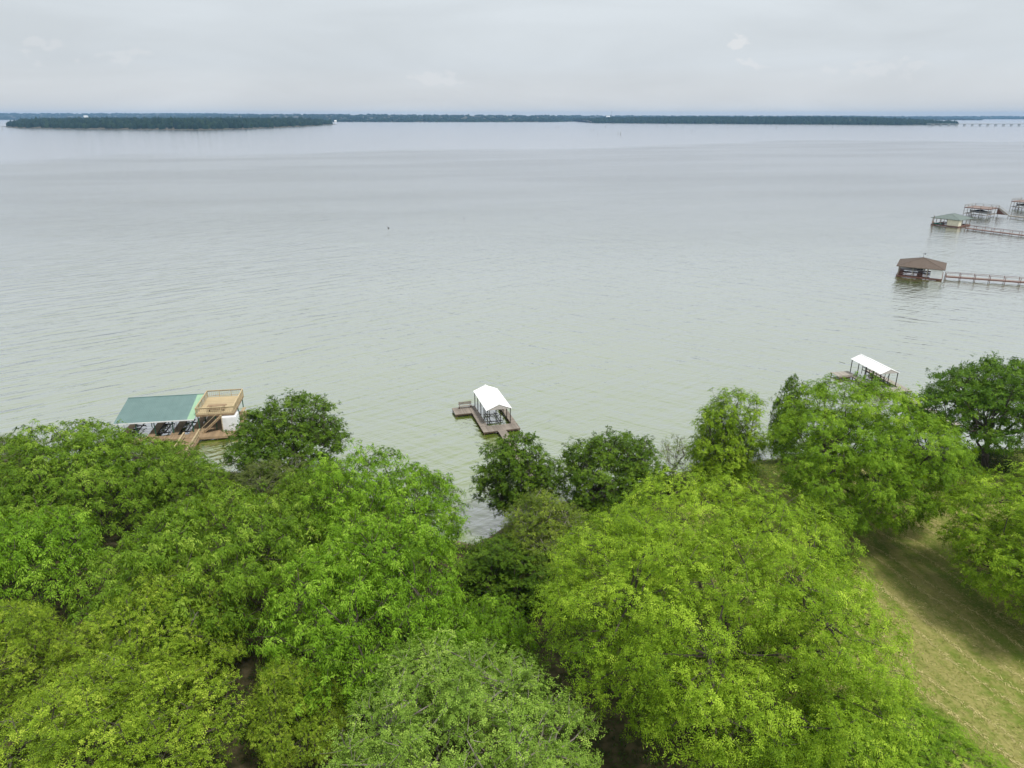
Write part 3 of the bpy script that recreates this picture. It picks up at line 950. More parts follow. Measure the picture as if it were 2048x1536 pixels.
# decks
planks(bh, -11.4, 0.0, -2.5, -1.05, .6, DECK, 'y', .2)          # walk across the slips
planks(bh, 0.02, 6.2, -2.6, 7.2, .6, DECK, 'y', .2)             # deck under the sundeck
for fx in (-11.3, -7.2, -3.9, -1.15):                            # fingers between the slips
    planks(bh, fx, fx + 1.1, -1.02, 6.2, .6, DECK, 'x', .2)
planks(bh, -1.35, .75, -13.5, -2.65, .62, DECK, 'x', .2)         # gangway
jf = MB()
for a, b_ in (((-11.4, -2.5, .42), (0, -2.5, .42)), ((.02, -2.62, .42), (6.2, -2.62, .42)), ((6.2, -2.6, .42), (6.2, 7.2, .42)), ((-11.4, -1.08, .42), (0, -1.08, .42))):
    jf.beam(a, b_, .06, .26)
for x in (-1.35, .75): jf.beam((x, -13.5, .43), (x, -2.7, .43), .06, .26)
jf.build('joist_frame', DECK, bh)
piles(bh, [(-11.2, -2.3), (-8.7, -2.3), (-6.1, -2.3), (-3.5, -2.3), (0.2, -2.4), (3.2, -2.4), (6.0, -2.4), (6.0, 2), (6.0, 7), (3, 7), (-1.2, -5.5), (.6, -5.5), (-1.2, -9), (.6, -9), (-1.2, -12.5), (.6, -12.5)], -3, .5, .11, WET, 'pile')
# gangway rails
for x in (-1.3, .7):
    for y in np.arange(-13, -2.4, 2.1):
        squares(bh, [(x, y)], .62, 1.62, .1, LUM, 'rail_post')
    MB().box(x - .12, x + .12, -13.4, -2.6 + (.9 if x > 0 else 0), 1.625, 1.68).build('handrail', LUM, bh)
    for zz in (.95, 1.25):
        MB().box(x - .02, x + .02, -13.4, -2.6, zz, zz + .12).build('side_rail', LUM, bh)
# raised sundeck
UX0, UX1, UY0, UY1, UZ = 0.05, 5.55, 0.0, 7.5, 3.25
planks(bh, UX0, UX1, UY0, UY1, UZ, LUM, 'x', .2)
rim = MB()
for a, b_ in (((UX0, UY0 - .03, UZ - .17), (UX1, UY0 - .03, UZ - .17)), ((UX0, UY1 + .03, UZ - .17), (UX1, UY1 + .03, UZ - .17)),
              ((UX0 - .03, UY0, UZ - .17), (UX0 - .03, UY1, UZ - .17)), ((UX1 + .03, UY0, UZ - .17), (UX1 + .03, UY1, UZ - .17))):
    rim.beam(a, b_, .05, .26)
rim.build('rim_joist', DECK, bh)
jo = MB()
for y in np.arange(.6, 7.3, .7): jo.beam((UX0 + .05, y, UZ - .18), (UX1 - .05, y, UZ - .18), .05, .2)
jo.build('floor_joist', WET, bh)
piles(bh, [(.2, .15), (2.7, .15), (5.35, .15), (.2, 7.3), (2.7, 7.3), (5.35, 7.3), (5.35, 3.7), (.2, 3.7)], -3, UZ - .32, .08, GP, 'post')
RT = UZ + 1.08
sides = [((UX0, UY0), (UX1, UY0)), ((UX1, UY0), (UX1, UY1)), ((UX1, UY1), (UX0, UY1)), ((UX0, UY1), (UX0, UY0))]
for (ax, ay), (bx_, by_) in sides:
    Ls = math.hypot(bx_ - ax, by_ - ay)
    ang = math.atan2(by_ - ay, bx_ - ax)
    cx, cy = (ax + bx_) / 2, (ay + by_) / 2
    hr = MB().box(-Ls / 2 + .08, Ls / 2 - .08 + .16, -.09, .09, 0, .045).build('handrail', LUM, bh)
    hr.location = (cx, cy, RT); hr.rotation_euler = (0, 0, ang)
    for zz in (UZ + .12, RT - .14):
        lr = MB().box(-Ls / 2 + .05, Ls / 2 - .05, -.02, .02, 0, .09).build('side_rail', LUM, bh)
        lr.location = (cx, cy, zz); lr.rotation_euler = (0, 0, ang)
    npst = max(2, round(Ls / 1.9))
    for k in range(npst):
        t_ = k / npst
        squares(bh, [(ax + (bx_ - ax) * t_, ay + (by_ - ay) * t_)], UZ + .002, RT - .002, .1, LUM, 'rail_post')
    bal = MB().box(-.02, .02, -.02, .02, UZ + .215, RT - .145).mesh('baluster')
    nb_ = int(Ls / .3)
    for k in range(1, nb_):
        t_ = k / nb_
        o_ = link('baluster', bal, bh, LUM)
        o_.location = (ax + (bx_ - ax) * t_, ay + (by_ - ay) * t_, 0)
        o_.rotation_euler = (0, 0, ang)
# stair up to the sundeck
p0, p1 = Vector((.95, -.55, .6)), Vector((3.9, -.55, 3.2))
for yy in (-1.0, -.1):
    MB().beam((p0.x, yy, p0.z), (p1.x, yy, p1.z), .06, .28).build('stringer', DECK, bh)
for k in range(1, 12):
    q = p0.lerp(p1, k / 12)
    MB().box(q.x - .14, q.x + .14, -.96, -.14, q.z + .02, q.z + .06).build('tread', LUM, bh)
MB().beam((p0.x, -1.05, p0.z + 1.0), (p1.x, -1.05, p1.z + 1.0), .09, .06).build('stair_rail', LUM, bh)
squares(bh, [(.95, -1.05)], .6, 1.6, .09, LUM, 'rail_post')
squares(bh, [(3.9, -1.05)], .6, 4.2, .09, LUM, 'rail_post')
# white storage closet under the sundeck
MB().box(3.75, 5.9, -.75, 1.5, .605, 2.85).build('storage_closet', MATS['white_panel'], bh)
MB().box(4.4, 5.2, -.79, -.753, .66, 2.6).build('closet_door', MATS['white_panel'], bh)
# lift bars in the slips
lf = MB()
for x0_ in (-9.9, -5.6, -2.4):
    for yy in (.8, 4.2):
        lf.beam((x0_ - .9, yy, .3), (x0_ + 1.0, yy, .3), .14, .14)
    for xx in (x0_ - .5, x0_ + .6): lf.beam((xx, .2, .45), (xx, 5.2, .45), .16, .1)
    lf.tube([(x0_ - .9, .8, 2.9), (x0_ - .9, .8, .3)], .03, 5).tube([(x0_ + 1, .8, 2.9), (x0_ + 1, .8, .3)], .03, 5)
lf.build('boat_lift', MATS['dark_steel'], bh)
# mooring post with a rail on the right-hand side
squares(bh, [(6.1, 3.2)], .6, 2.0, .1, LUM, 'rail_post')
MB().box(5.75, 6.25, 3.15, 5.2, 1.95, 2.05).build('side_shelf', LUM, bh)
# picnic table on the sundeck
pt = thing('picnic_table', 'brown wooden picnic table with two benches on the raised sundeck', 'picnic table', bh.matrix_basis @ Vector((0, 0, 0)), math.radians(9))
bh_m = Matrix.Translation((-48.3, 99.8, 0)) @ Matrix.Rotation(math.radians(9), 4, 'Z')
pt.location = bh_m @ Vector((2.75, 1.75, UZ))
for k in range(5): MB().box(-1.35, 1.35, -.44 + .18 * k, -.28 + .18 * k, .7, .745).build('table_board', DECK, pt)
for s in (-1, 1):
    MB().box(-1.35, 1.35, s * .78 - .15, s * .78 + .15, .42, .465).build('bench_seat', DECK, pt)
    le = MB()
    le.beam((s * 1.0, -.7, .003), (s * 1.0, -.2, .698), .06, .1, (1, 0, 0)).beam((s * 1.0, .7, .003), (s * 1.0, .2, .698), .06, .1, (1, 0, 0)).beam((s * 1.0 + .07, -.9, .37), (s * 1.0 + .07, .9, .37), .05, .09)
    le.build('leg', WET, pt)

# --- hip-roofed boathouses
def hip_boathouse(label, cx, cy, rz, half, ez, apex, eave_mat, deck_mat, post_mat, deck_z=.55, group=None, ridge=0.0, thick=.14):
    h = thing('boathouse', label, 'boathouse', (cx, cy, 0), rz, group)
    c = [(-half, -half, ez), (half, -half, ez), (half, half, ez), (-half, half, ez)]
    a, b_ = (-ridge, 0, apex), (ridge, 0, apex)
    for pts in ([c[0], c[1], b_, a] if ridge else [c[0], c[1], a], [c[1], c[2], b_], [c[2], c[3], a, b_] if ridge else [c[2], c[3], a], [c[3], c[0], a]):
        m_ = MB()
        m_.face(pts); m_.face([(p[0], p[1], p[2] - thick) for p in pts][::-1])
        for i in range(len(pts)):
            p, q = pts[i], pts[(i + 1) % len(pts)]
            m_.face([(p[0], p[1], p[2] - thick), (q[0], q[1], q[2] - thick), q, p])
        m_.build('roof_slope', eave_mat, h)
    hp = MB()
    for p in c: hp.beam((p[0] * .99, p[1] * .99, p[2] + .02), (math.copysign(ridge, p[0]), 0, apex + .03), .22, .05)
    hp.build('hip_cap', eave_mat, h)
    d = half - .75
    n = 4
    ring = [(-d + 2 * d * k / (n - 1), s * d) for k in range(n) for s in (-1, 1)] + [(s * d, -d + 2 * d * k / (n - 1)) for k in range(1, n - 1) for s in (-1, 1)]
    squares(h, ring, -3, ez - thick - .01, .2, post_mat, 'post')
    be_ = MB()
    for s in (-1, 1):
        be_.beam((-d, s * d, ez - thick - .12), (d, s * d, ez - thick - .12), .16, .2)
        be_.beam((s * d, -d + .1, ez - thick - .13), (s * d, d - .1, ez - thick - .13), .16, .2)
    be_.build('roof_beam', post_mat, h)
    # deck round the slips
    planks(h, -d - .3, d + .3, -d - .3, -d + 1.3, deck_z, deck_mat, 'y', .3)
    planks(h, -d - .3, d + .3, d - 1.3, d + .3, deck_z, deck_mat, 'y', .3)
    for xx in (-d - .3, -.7, d - 1.1): planks(h, xx, xx + 1.4, -d + 1.32, d - 1.32, deck_z, deck_mat, 'x', .3)
    fb = MB()
    for s in (-1, 1):
        fb.beam((-d - .32, s * (d + .32), deck_z - .25), (d + .32, s * (d + .32), deck_z - .25), .08, .42)
        fb.beam((s * (d + .33), -d - .3, deck_z - .25), (s * (d + .33), d + .3, deck_z - .25), .08, .42)
    fb.build('fascia_board', deck_mat, h)
    return h, d

bh4, d4 = hip_boathouse('boathouse with brown hipped shingle roof and weather vane', 125.9, 217.0, math.radians(-31.5), 6.5, 3.35, 5.5, MATS['brown_shingle'], MATS['red_lumber'], MATS['pale_lumber'])
MB().box(d4 - 2.9, d4 + .2, -d4 - .2, -d4 + 3.0, .56, 3.1).build('shed', MATS['white_panel'], bh4)
MB().box(d4 - 2.0, d4 - 1.0, -d4 - .25, -d4 - .203, .6, 2.6).build('shed_door', MATS['white_panel'], bh4)
wv = MB().tube([(0, 0, 5.5), (0, 0, 6.9)], .04, 5)
wv.beam((-.4, 0, 6.6), (.45, 0, 6.6), .04, .07).face([(.2, .01, 6.5), (.5, .01, 6.4), (.5, .01, 6.8), (.2, .01, 6.7)])
wv.build('weather_vane', MATS['dark_steel'], bh4)
r4 = MB()
for s in (-1, 1):
    for zz in (1.0, 1.45): r4.beam((s * d4, -d4 + 1, zz), (s * d4, d4 - 1, zz), .06, .1)
for zz in (1.0, 1.45): r4.beam((-d4 + .1, -d4, zz), (d4 - 3.2, -d4, zz), .06, .12)
r4.build('guard_rail', MATS['red_lumber'], bh4)
M4 = Matrix.Translation((125.9, 217.0, 0)) @ Matrix.Rotation(math.radians(-31.5), 4, 'Z')
cover_boat('motor_boat', 'dark canvas covered motor boat on a lift under the brown hipped roof', M4 @ Vector((-2.4, 0.6, 0)), math.radians(-31.5 + 180), 6.2, 2.3, 1.0)

bh5, d5 = hip_boathouse('boathouse with pale green hipped roof and cream storage shed', 197.3, 324.2, math.radians(35), 6.25, 3.3, 5.2, MATS['sage_shingle'], MATS['red_lumber'], MATS['pale_lumber'], ridge=1.2)
MB().box(-d5 - .2, -d5 + 2.4, -d5 - .25, -d5 + 4.6, .57, 3.0).build('shed', MATS['cream_panel'], bh5)
MB().box(-d5 - .245, -d5 - .203, -d5 + 1.8, -d5 + 2.8, .6, 2.6).build('shed_door', MATS['cream_panel'], bh5)
M5 = Matrix.Translation((197.3, 324.2, 0)) @ Matrix.Rotation(math.radians(35), 4, 'Z')
cover_boat('motor_boat', 'dark canvas covered motor boat under the pale green hipped roof', M5 @ Vector((2.6, -.4, 0)), math.radians(35 - 90), 6.0, 2.2, 1.0)
pl = at(1864, 456, 0)
mp_ = thing('mooring_pile', 'tall dark pile standing at the left corner of the green-roofed boathouse', 'pile', (pl.x, pl.y, 0))
MB().tube([(0, 0, -3), (0.05, 0, 5.4)], [.16, .12], 8).build('timber', MATS['wet_lumber'], mp_)
ky = thing('kayak', 'turquoise kayak lying on the deck of the green-roofed boathouse', 'kayak', M5 @ Vector((-d5 + .4, d5 - 2.2, .56)), math.radians(35 + 90))
km = MB()
sec = []
for s in np.linspace(-1, 1, 9):
    w_ = .42 * (1 - abs(s) ** 2.2) + .02
    sec.append([(s * 1.9, -w_, .26 + .12 * s * s), (s * 1.9, -w_ * .6, .02 + .12 * s * s), (s * 1.9, w_ * .6, .02 + .12 * s * s), (s * 1.9, w_, .26 + .12 * s * s), (s * 1.9, 0, .36 + .12 * s * s)])
for i in range(8):
    for k in range(5): km.face([sec[i][k], sec[i + 1][k], sec[i + 1][(k + 1) % 5], sec[i][(k + 1) % 5]])
km.build('hull', MATS['teal_plastic'], ky)
MB().tube([(-.3, 0, .385), (.3, 0, .385)], [.2, .2], 8).build('cockpit', MATS['black_plastic'], ky)
ch = thing('deck_chair', 'orange deck chair at the outer corner of the green-roofed boathouse', 'chair', M5 @ Vector((-d5 + .5, d5 - .4, .56)), math.radians(80))
MB().box(-.4, .4, -.45, .4, .36, .44).build('seat', MATS['orange_plastic'], ch)
MB().hull8([(-.4, .4, .445), (.4, .4, .445), (.4, .48, .445), (-.4, .48, .445), (-.4, .7, 1.25), (.4, .7, 1.25), (.4, .76, 1.22), (-.4, .76, 1.22)]).build('backrest', MATS['orange_plastic'], ch)
for sx in (-.36, .36):
    MB().box(sx - .06, sx + .06, -.5, .42, .6, .65).build('armrest', MATS['orange_plastic'], ch)
    for sy in (-.4, .34): MB().box(sx - .04, sx + .04, sy - .04, sy + .04, .003, .355 if sy > 0 else .597).build('leg', MATS['orange_plastic'], ch)

# --- walkways running off to the shore on the right
def walkway(label, a, b_, width, z, deck_mat, rail_mat, rails, step=3.4, rail_h=1.05, mid=False):
    a, b_ = Vector((a[0], a[1], 0)), Vector((b_[0], b_[1], 0))
    d = b_ - a
    Lw = d.length
    t_ = thing('walkway', label, 'walkway', a, math.atan2(d.y, d.x))
    planks(t_, 0, Lw, -width / 2, width / 2, z, deck_mat, 'y', max(.32, Lw / 150), gap=.03)
    s_ = MB()
    for s in (-1, 1): s_.beam((0, s * (width / 2 + .03), z - .18), (Lw, s * (width / 2 + .03), z - .18), .07, .3)
    s_.build('stringer', rail_mat, t_)
    n = int(Lw / step)
    for k in range(n + 1):
        x = k * Lw / max(n, 1)
        for s in (-1, 1):
            hi = z + rail_h if s in rails else z - .05
            squares(t_, [(x, s * (width / 2 + .13))], -3, hi, .14, rail_mat, 'post')
    for s in rails:
        MB().box(0, Lw, s * (width / 2 + .13) - .11, s * (width / 2 + .13) + .11, z + rail_h + .003, z + rail_h + .07).build('handrail', rail_mat, t_)
        if mid:
            MB().box(0, Lw, s * (width / 2 + .02) - .02, s * (width / 2 + .02) + .02, z + rail_h * .5, z + rail_h * .5 + .1).build('side_rail', rail_mat, t_)
    return t_

walkway('red-brown walkway with handrails from the brown-roofed boathouse towards shore', (130.6, 211.6), (186, 187.5), 1.7, .95, MATS['pink_deck'], MATS['red_lumber'], (1, -1), 3.6, 1.0)
walkway('brown walkway on paired posts from the green-roofed boathouse towards shore', (196.6, 311.2), (222, 268), 1.7, .75, MATS['pink_deck'], MATS['red_lumber'], (1, -1), 3.4, 1.1)

# --- two-storey open docks
def two_storey(label, cx, cy, rz, half, z1, z2, stair, wood):
    h = thing('boat_dock', label, 'boat dock', (cx, cy, 0), rz, 'two-storey boat docks')
    n = 4
    ring = [(-half + 2 * half * k / (n - 1), s * half) for k in range(n) for s in (-1, 1)] + [(s * half, -half + 2 * half * k / (n - 1)) for k in range(1, n - 1) for s in (-1, 1)]
    squares(h, ring, -3, z2 + 1.1, .16, wood, 'post')
    planks(h, -half, half, -half, half, z2, MATS['pink_deck'], 'x', .3)
    fb = MB()
    for s in (-1, 1):
        fb.beam((-half - .1, s * (half + .12), z2 - .2), (half + .1, s * (half + .12), z2 - .2), .08, .32)
        fb.beam((s * (half + .12), -half, z2 - .2), (s * (half + .12), half, z2 - .2), .08, .32)
    for x in np.arange(-half + .8, half, 1.2): fb.beam((x, -half + .1, z2 - .2), (x, half - .1, z2 - .2), .06, .22)
    fb.build('rim_joist', MATS['red_lumber'], h)
    for s in (-1, 1):
        for zz, w_ in ((z2 + 1.1, .16), (z2 + .55, .06)):
            MB().box(-half, half, s * half - w_ / 2, s * half + w_ / 2, zz + .003, zz + .07).build('handrail', wood, h)
            MB().box(s * half - w_ / 2, s * half + w_ / 2, -half + .1, half - .1, zz + .005, zz + .072).build('handrail', wood, h)
    for s in (-1, 1): planks(h, -half, half, s * half - .8, s * half + .6, z1, wood, 'y', .4)
    planks(h, -half, -half + 1.4, -half + .85, half - .85, z1, wood, 'x', .4)
    planks(h, half - 1.4, half, -half + .85, half - .85, z1, wood, 'x', .4)
    lb = MB()
    for yy in (-half + 1.4, half - 1.6):
        lb.beam((-half + 1.5, yy, z1 - .3), (half - 1.5, yy, z1 - .3), .14, .2)
    for x in np.arange(-half + 2, half - 1.5, 1.6): lb.beam((x, -half + .9, -1.5), (x, -half + .9, z1 - .1), .16, .16)
    lb.build('boat_lift', MATS['wet_lumber'], h)
    if stair:
        yb = half - 2.4
        q0, q1 = Vector((half + .15, yb + 1.2, z2)), Vector((half + 4.8, yb + 1.2, z1 + .1))
        for yy in (yb + .6, yb + 1.8): MB().beam((q0.x, yy, q0.z), (q1.x, yy, q1.z), .08, .34).build('stringer', wood, h)
        for k in range(1, 13):
            q = q0.lerp(q1, k / 13)
            MB().box(q.x - .16, q.x + .16, yb + .65, yb + 1.75, q.z, q.z + .05).build('tread', MATS['pale_lumber'], h)
        for yy in (yb + .55, yb + 1.85):
            MB().beam((q0.x, yy, q0.z + 1.05), (q1.x, yy, q1.z + 1.05), .1, .08).build('stair_rail', MATS['pale_lumber'], h)
        m_ = MB()
        yy = yb + .5
        m_.hull8([(half + .2, yy, z1 + .02), (half + 4.3, yy, z1 + .02), (half + 4.3, yy + .03, z1 + .02), (half + .2, yy + .03, z1 + .02),
                  (half + .2, yy, z2 - .35), (half + .4, yy, z2 - .35), (half + .4, yy + .03, z2 - .35), (half + .2, yy + .03, z2 - .35)])
        m_.build('stair_siding', MATS['red_lumber'], h)
        planks(h, half + .02, half + 5.2, yb + .3, yb + 2.0, z1 - .002, wood, 'y', .3)
    return h

two_storey('two-storey open wooden dock with railed top deck and outside stair', 231.0, 357.2, math.radians(-55.4), 5.45, 1.1, 4.0, True, MATS['grey_lumber'])
M6 = Matrix.Translation((231.0, 357.2, 0)) @ Matrix.Rotation(math.radians(-55.4), 4, 'Z')
cover_boat('motor_boat', 'dark canvas covered motor boat on a lift under the railed top deck', M6 @ Vector((.3, -.8, 0)), math.radians(-55.4), 9.0, 2.9, 1.35)
two_storey('two-storey wooden dock cut off by the picture edge behind the stair dock', 270.2, 381.6, math.radians(-55.4), 5.45, 1.4, 4.2, False, MATS['grey_lumber'])
M7 = Matrix.Translation((270.2, 381.6, 0)) @ Matrix.Rotation(math.radians(-55.4), 4, 'Z')
cover_boat('motor_boat', 'dark covered motor boat under the dock at the picture edge', M7 @ Vector((.3, -.8, 0)), math.radians(-55.4), 9.0, 2.9, 1.7)
walkway('grey walkway on thin piles below the two-storey stair dock', (240.3, 349.5), (252, 322), 1.7, 1.1, MATS['pale_lumber'], MATS['grey_lumber'], (1,), 3.6, .9)
# ------------------------------------------------------------------ trees
def unit(v):
    return v / np.maximum(np.linalg.norm(v, axis=-1, keepdims=True), 1e-9)

def leaf_faces(P, D, Nn, Lg, Wd, tint, fold=0.18, curl=0.12):
    """One folded rhombus (two triangles) per leaflet: base P, direction D, face normal Nn."""
    S = unit(np.cross(D, Nn))
    Nn = np.cross(S, D)
    Lg, Wd = Lg[:, None], Wd[:, None]
    tip = P + D * Lg - Nn * Lg * curl
    mid = P + D * Lg * 0.42
    a = mid + S * Wd / 2 - Nn * Wd * fold
    b_ = mid - S * Wd / 2 - Nn * Wd * fold
    n = len(P)
    V = np.stack([P, a, tip, b_], 1).reshape(-1, 3)
    i = (np.arange(n) * 4)[:, None]
    T = np.concatenate([i + np.array([[0, 1, 2]]), i + np.array([[0, 2, 3]])], 0)
    return V, T, np.repeat(tint, 4)

# per species: leaf material; rosettes of ns arching stalks (length L) with nf leaflets (l x w); rosette spacing; droop; bark
SPECIES = {
    'pecan':      dict(mat='pecan_leaf', jit=0.15, L=.46, ns=8, nf=6, l=.19, w=.062, sp=.66, droop=.42, hang=.25, bark='bark'),
    'walnut':     dict(mat='walnut_leaf', jit=0.13, L=.52, ns=8, nf=6, l=.27, w=.085, sp=.74, droop=.75, hang=.55, bark='bark'),
    'oak':        dict(mat='oak_leaf', jit=0.15, L=.36, ns=8, nf=5, l=.17, w=.10, sp=.68, droop=.05, hang=.0, bark='bark'),
    'olive':      dict(mat='olive_leaf', jit=0.16, L=.42, ns=7, nf=5, l=.17, w=.07, sp=.60, droop=.1, hang=.1, bark='pale_bark'),
    'elm':        dict(mat='elm_leaf', jit=0.18, L=.40, ns=7, nf=6, l=.125, w=.075, sp=.52, droop=.05, hang=.05, bark='pale_bark'),
    'yellow_oak': dict(mat='yellow_oak_leaf', jit=0.17, L=.38, ns=7, nf=6, l=.15, w=.068, sp=.54, droop=.0, hang=.0, bark='bark'),
}

def limb(m, a, b_, r0, r1, sag, rg, n=5, seg=4):
    a, b_ = np.array(a, float), np.array(b_, float)
    L_ = np.linalg.norm(b_ - a)
    pts, rad = [], []
    off = rg.normal(0, .05, (seg + 1, 3)) * L_
    for i in range(seg + 1):
        t_ = i / seg
        p = a + (b_ - a) * t_ + np.array([0, 0, sag * L_ * math.sin(math.pi * t_)])
        if 0 < i < seg: p = p + off[i]
        pts.append(p); rad.append(r0 + (r1 - r0) * t_)
    m.tube(pts, rad, n, cap=False)
    return pts

def spread(P, sp_, zk=1.0):
    """Indices of points kept so that no two stand closer than sp_ (first come, first kept)."""
    c = float(np.max(sp_))
    Q = P / np.array([1, 1, zk])
    cells = {}
    keep = []
    K = np.floor(Q / c).astype(int)
    for i in range(len(Q)):
        kx, ky, kz = K[i]
        q = Q[i]; s2 = sp_[i] ** 2
        ok = True
        for ax_ in (kx - 1, kx, kx + 1):
            for ay_ in (ky - 1, ky, ky + 1):
                for az_ in (kz - 1, kz, kz + 1):
                    for r in cells.get((ax_, ay_, az_), ()):
                        if (r[0] - q[0]) ** 2 + (r[1] - q[1]) ** 2 + (r[2] - q[2]) ** 2 < s2:
                            ok = False; break
                    if not ok: break
                if not ok: break
            if not ok: break
        if ok:
            cells.setdefault((kx, ky, kz), []).append(q)
            keep.append(i)
    return np.array(keep)

def grow(sp, rx, rz, zd, H_, seed, lobe=.26, skirt=-.45, lump=.10, gap=1.0, dens=1.0, bare=0, trunks=1, tr=.03, flat=.62, ry=None, lf=1.0):
    """Meshes of one tree, base at the origin: crown, trunk, branches and bare twigs."""
    S = SPECIES[sp]
    rg = np.random.default_rng(seed)
    ry = ry or rx
    C0 = np.array([0, 0, H_])
    # lobes: the sub-crowns carried by the big limbs, in uneven tiers with dark clefts between them
    d = unit(rg.normal(size=(1500, 3)))
    d = d[d[:, 2] > skirt]
    ph = rg.uniform(0, 6.28, 6); fr_ = unit(rg.normal(size=(6, 3))) * rg.uniform(2.2, 5.0, (6, 1))
    f = 1 + lump * np.sin(d @ fr_.T + ph).sum(1) / 1.9
    rl = np.clip(lobe * (rx + rz) / 2, 1.0, 3.2)
    rls = rl * rg.choice([.55, .72, .95, 1.3], len(d))
    inner = np.arange(len(d)) > len(d) * .55
    rad = f * np.where(inner, rg.uniform(.40, .72, len(d)), rg.uniform(.86, 1.06, len(d)))
    ax = np.where(d[:, 2:3] > 0, np.array([[rx, ry, rz]]), np.array([[rx * .96, ry * .96, zd]]))
    shrink = np.maximum(ax - rls[:, None] * np.array([[.9, .9, .62]]), ax * .3)
    lp = d * shrink * rad[:, None]
    kk = spread(lp, rls * 1.5 * gap, .72)
    lp, ld, rls = lp[kk], d[kk], rls[kk]
    out = unit(lp / np.array([rx * rx, ry * ry, rz * rz]) * 10)
    lax = unit(out * .6 + np.array([0, 0, .75]))
    lobe_t = rg.normal(0, .08, len(lp))
    # rosettes over the open upper side of every lobe, with a second, looser layer below them
    sp_ = S['sp'] / math.sqrt(dens)
    cn = np.maximum(20, (30 * (rls / sp_) ** 2)).astype(int)
    li_ = np.repeat(np.arange(len(lp)), cn)
    u = unit(rg.normal(size=(len(li_), 3)))
    dt = np.sum(u * lax[li_], 1)
    okb = dt > .03 + rg.normal(0, .12, len(dt))
    li_, u = li_[okb], u[okb]
    fl = np.array([1, 1, flat])
    wob = 1 + .16 * np.sin(u @ (fr_[:3].T * 1.6) + ph[:3]).sum(1)
    pp = lp[li_] + u * (rls[li_] * wob)[:, None] * fl
    hid = np.zeros(len(pp), bool)
    for q_ in range(len(lp)):
        hid |= (li_ != q_) & (np.sum(((pp - lp[q_]) / (rls[q_] * np.array([.9, .9, flat * .9]))) ** 2, 1) < 1)
    pp, li_, u = pp[~hid], li_[~hid], u[~hid]
    o1 = rg.permutation(len(pp))
    pp, li_, u = pp[o1], li_[o1], u[o1]
    kk = spread(pp, np.full(len(pp), sp_), .85)
    P1, L1, U1 = pp[kk] + rg.normal(0, .10, (len(kk), 3)) + U1_push(rg, u[kk], sp_), li_[kk], u[kk]
    rest = np.setdiff1d(np.arange(len(pp)), kk)
    rest = rest[rg.permutation(len(rest))][:int(len(kk) * .5)]
    P2, L2, U2 = pp[rest] - u[rest] * rg.uniform(.3, .75, (len(rest), 1)), li_[rest], u[rest]
    nin = int(len(kk) * .10)
    q = unit(rg.normal(size=(nin, 3))); q[:, 2] = np.abs(q[:, 2]) * rg.choice([1, -.6], nin)
    P3 = q * rg.uniform(.3, .75, (nin, 1)) * np.where(q[:, 2:3] > 0, np.array([[rx, ry, rz]]), np.array([[rx, ry, zd]]))
    tp = np.concatenate([P1, P2, P3]); tl = np.concatenate([L1, L2, rg.integers(0, len(lp), nin)])
    tu = np.concatenate([U1, U2, unit(rg.normal(size=(nin, 3)) + np.array([0, 0, .6]))])
    A = unit(tu * .85 + np.array([0, 0, .5]) + rg.normal(0, .16, tu.shape))
    tt = lobe_t[tl] + rg.normal(0, .13, len(tp))
    # arching stalks of every rosette
    ns = S['ns']
    si = np.repeat(np.arange(len(tp)), ns)
    As = A[si]
    T_ = rg.normal(size=(len(si), 3)); T_ = unit(T_ - np.sum(T_ * As, 1, keepdims=True) * As)
    Ds = unit(As * rg.uniform(.05, 1.0, (len(si), 1)) + T_)
    Ls = S['L'] * rg.uniform(.65, 1.25, len(si))
    st = rg.normal(0, .08, len(si))
    # leaflets along the stalks
    nf = S['nf']
    fi = np.repeat(np.arange(len(si)), nf)
    k_ = np.tile(np.arange(nf), len(si))
    t_ = (k_ + .6) / nf
    Ns = unit(As + np.array([0, 0, .25]) + rg.normal(0, .2, As.shape))
    Ss = unit(np.cross(Ds, Ns))
    side = np.where(k_ % 2 == 0, 1.0, -1.0)[:, None]
    side = np.where((k_ == nf - 1)[:, None], 0.0, side)
    Dl = unit(Ds[fi] * .62 + Ss[fi] * side * .8 - np.array([0, 0, 1]) * (S['hang'] + S['droop'] * t_ * .8)[:, None] + rg.normal(0, .14, (len(fi), 3)))
    P = (tp[si] + rg.normal(0, S['jit'], (len(si), 3)))[fi] + Ds[fi] * (Ls[fi] * t_)[:, None] - np.array([0, 0, 1]) * (S['droop'] * Ls[fi] * t_ ** 2)[:, None]
    Nl = unit(Ns[fi] + rg.normal(0, .24, P.shape))
    lw_ = lf * rg.uniform(.75, 1.25, len(fi))
    tn = np.clip(.46 + tt[si][fi] + st[fi] + rg.normal(0, .10, len(fi)), 0, 1)
    V, T2, tn4 = leaf_faces(P + C0, Dl, Nl, S['l'] * lw_, lf * S['w'] * rg.uniform(.8, 1.2, len(fi)), tn)
    out_ = {'crown': np_mesh('crown', V, T2, MATS[S['mat']], tn4)}
    # trunk and limbs
    tm, bmz = MB(), MB()
    rt = tr * (rx + rz) * .85
    forks = []
    for t_i in range(trunks):
        o_ = rg.normal(0, .35 if trunks > 1 else .02, 3); o_[2] = 0
        top = np.array([o_[0] * 3 + rg.normal(0, .3), o_[1] * 3 + rg.normal(0, .3), H_ - zd * .25])
        pts = limb(tm, o_ + np.array([0, 0, -.5]), top, rt * 1.15 / trunks ** .5, rt * .5 / trunks ** .5, 0, rg, 8, 6)
        forks += pts[2:]
    nm = max(5, int(rx * 1.0))
    main = []
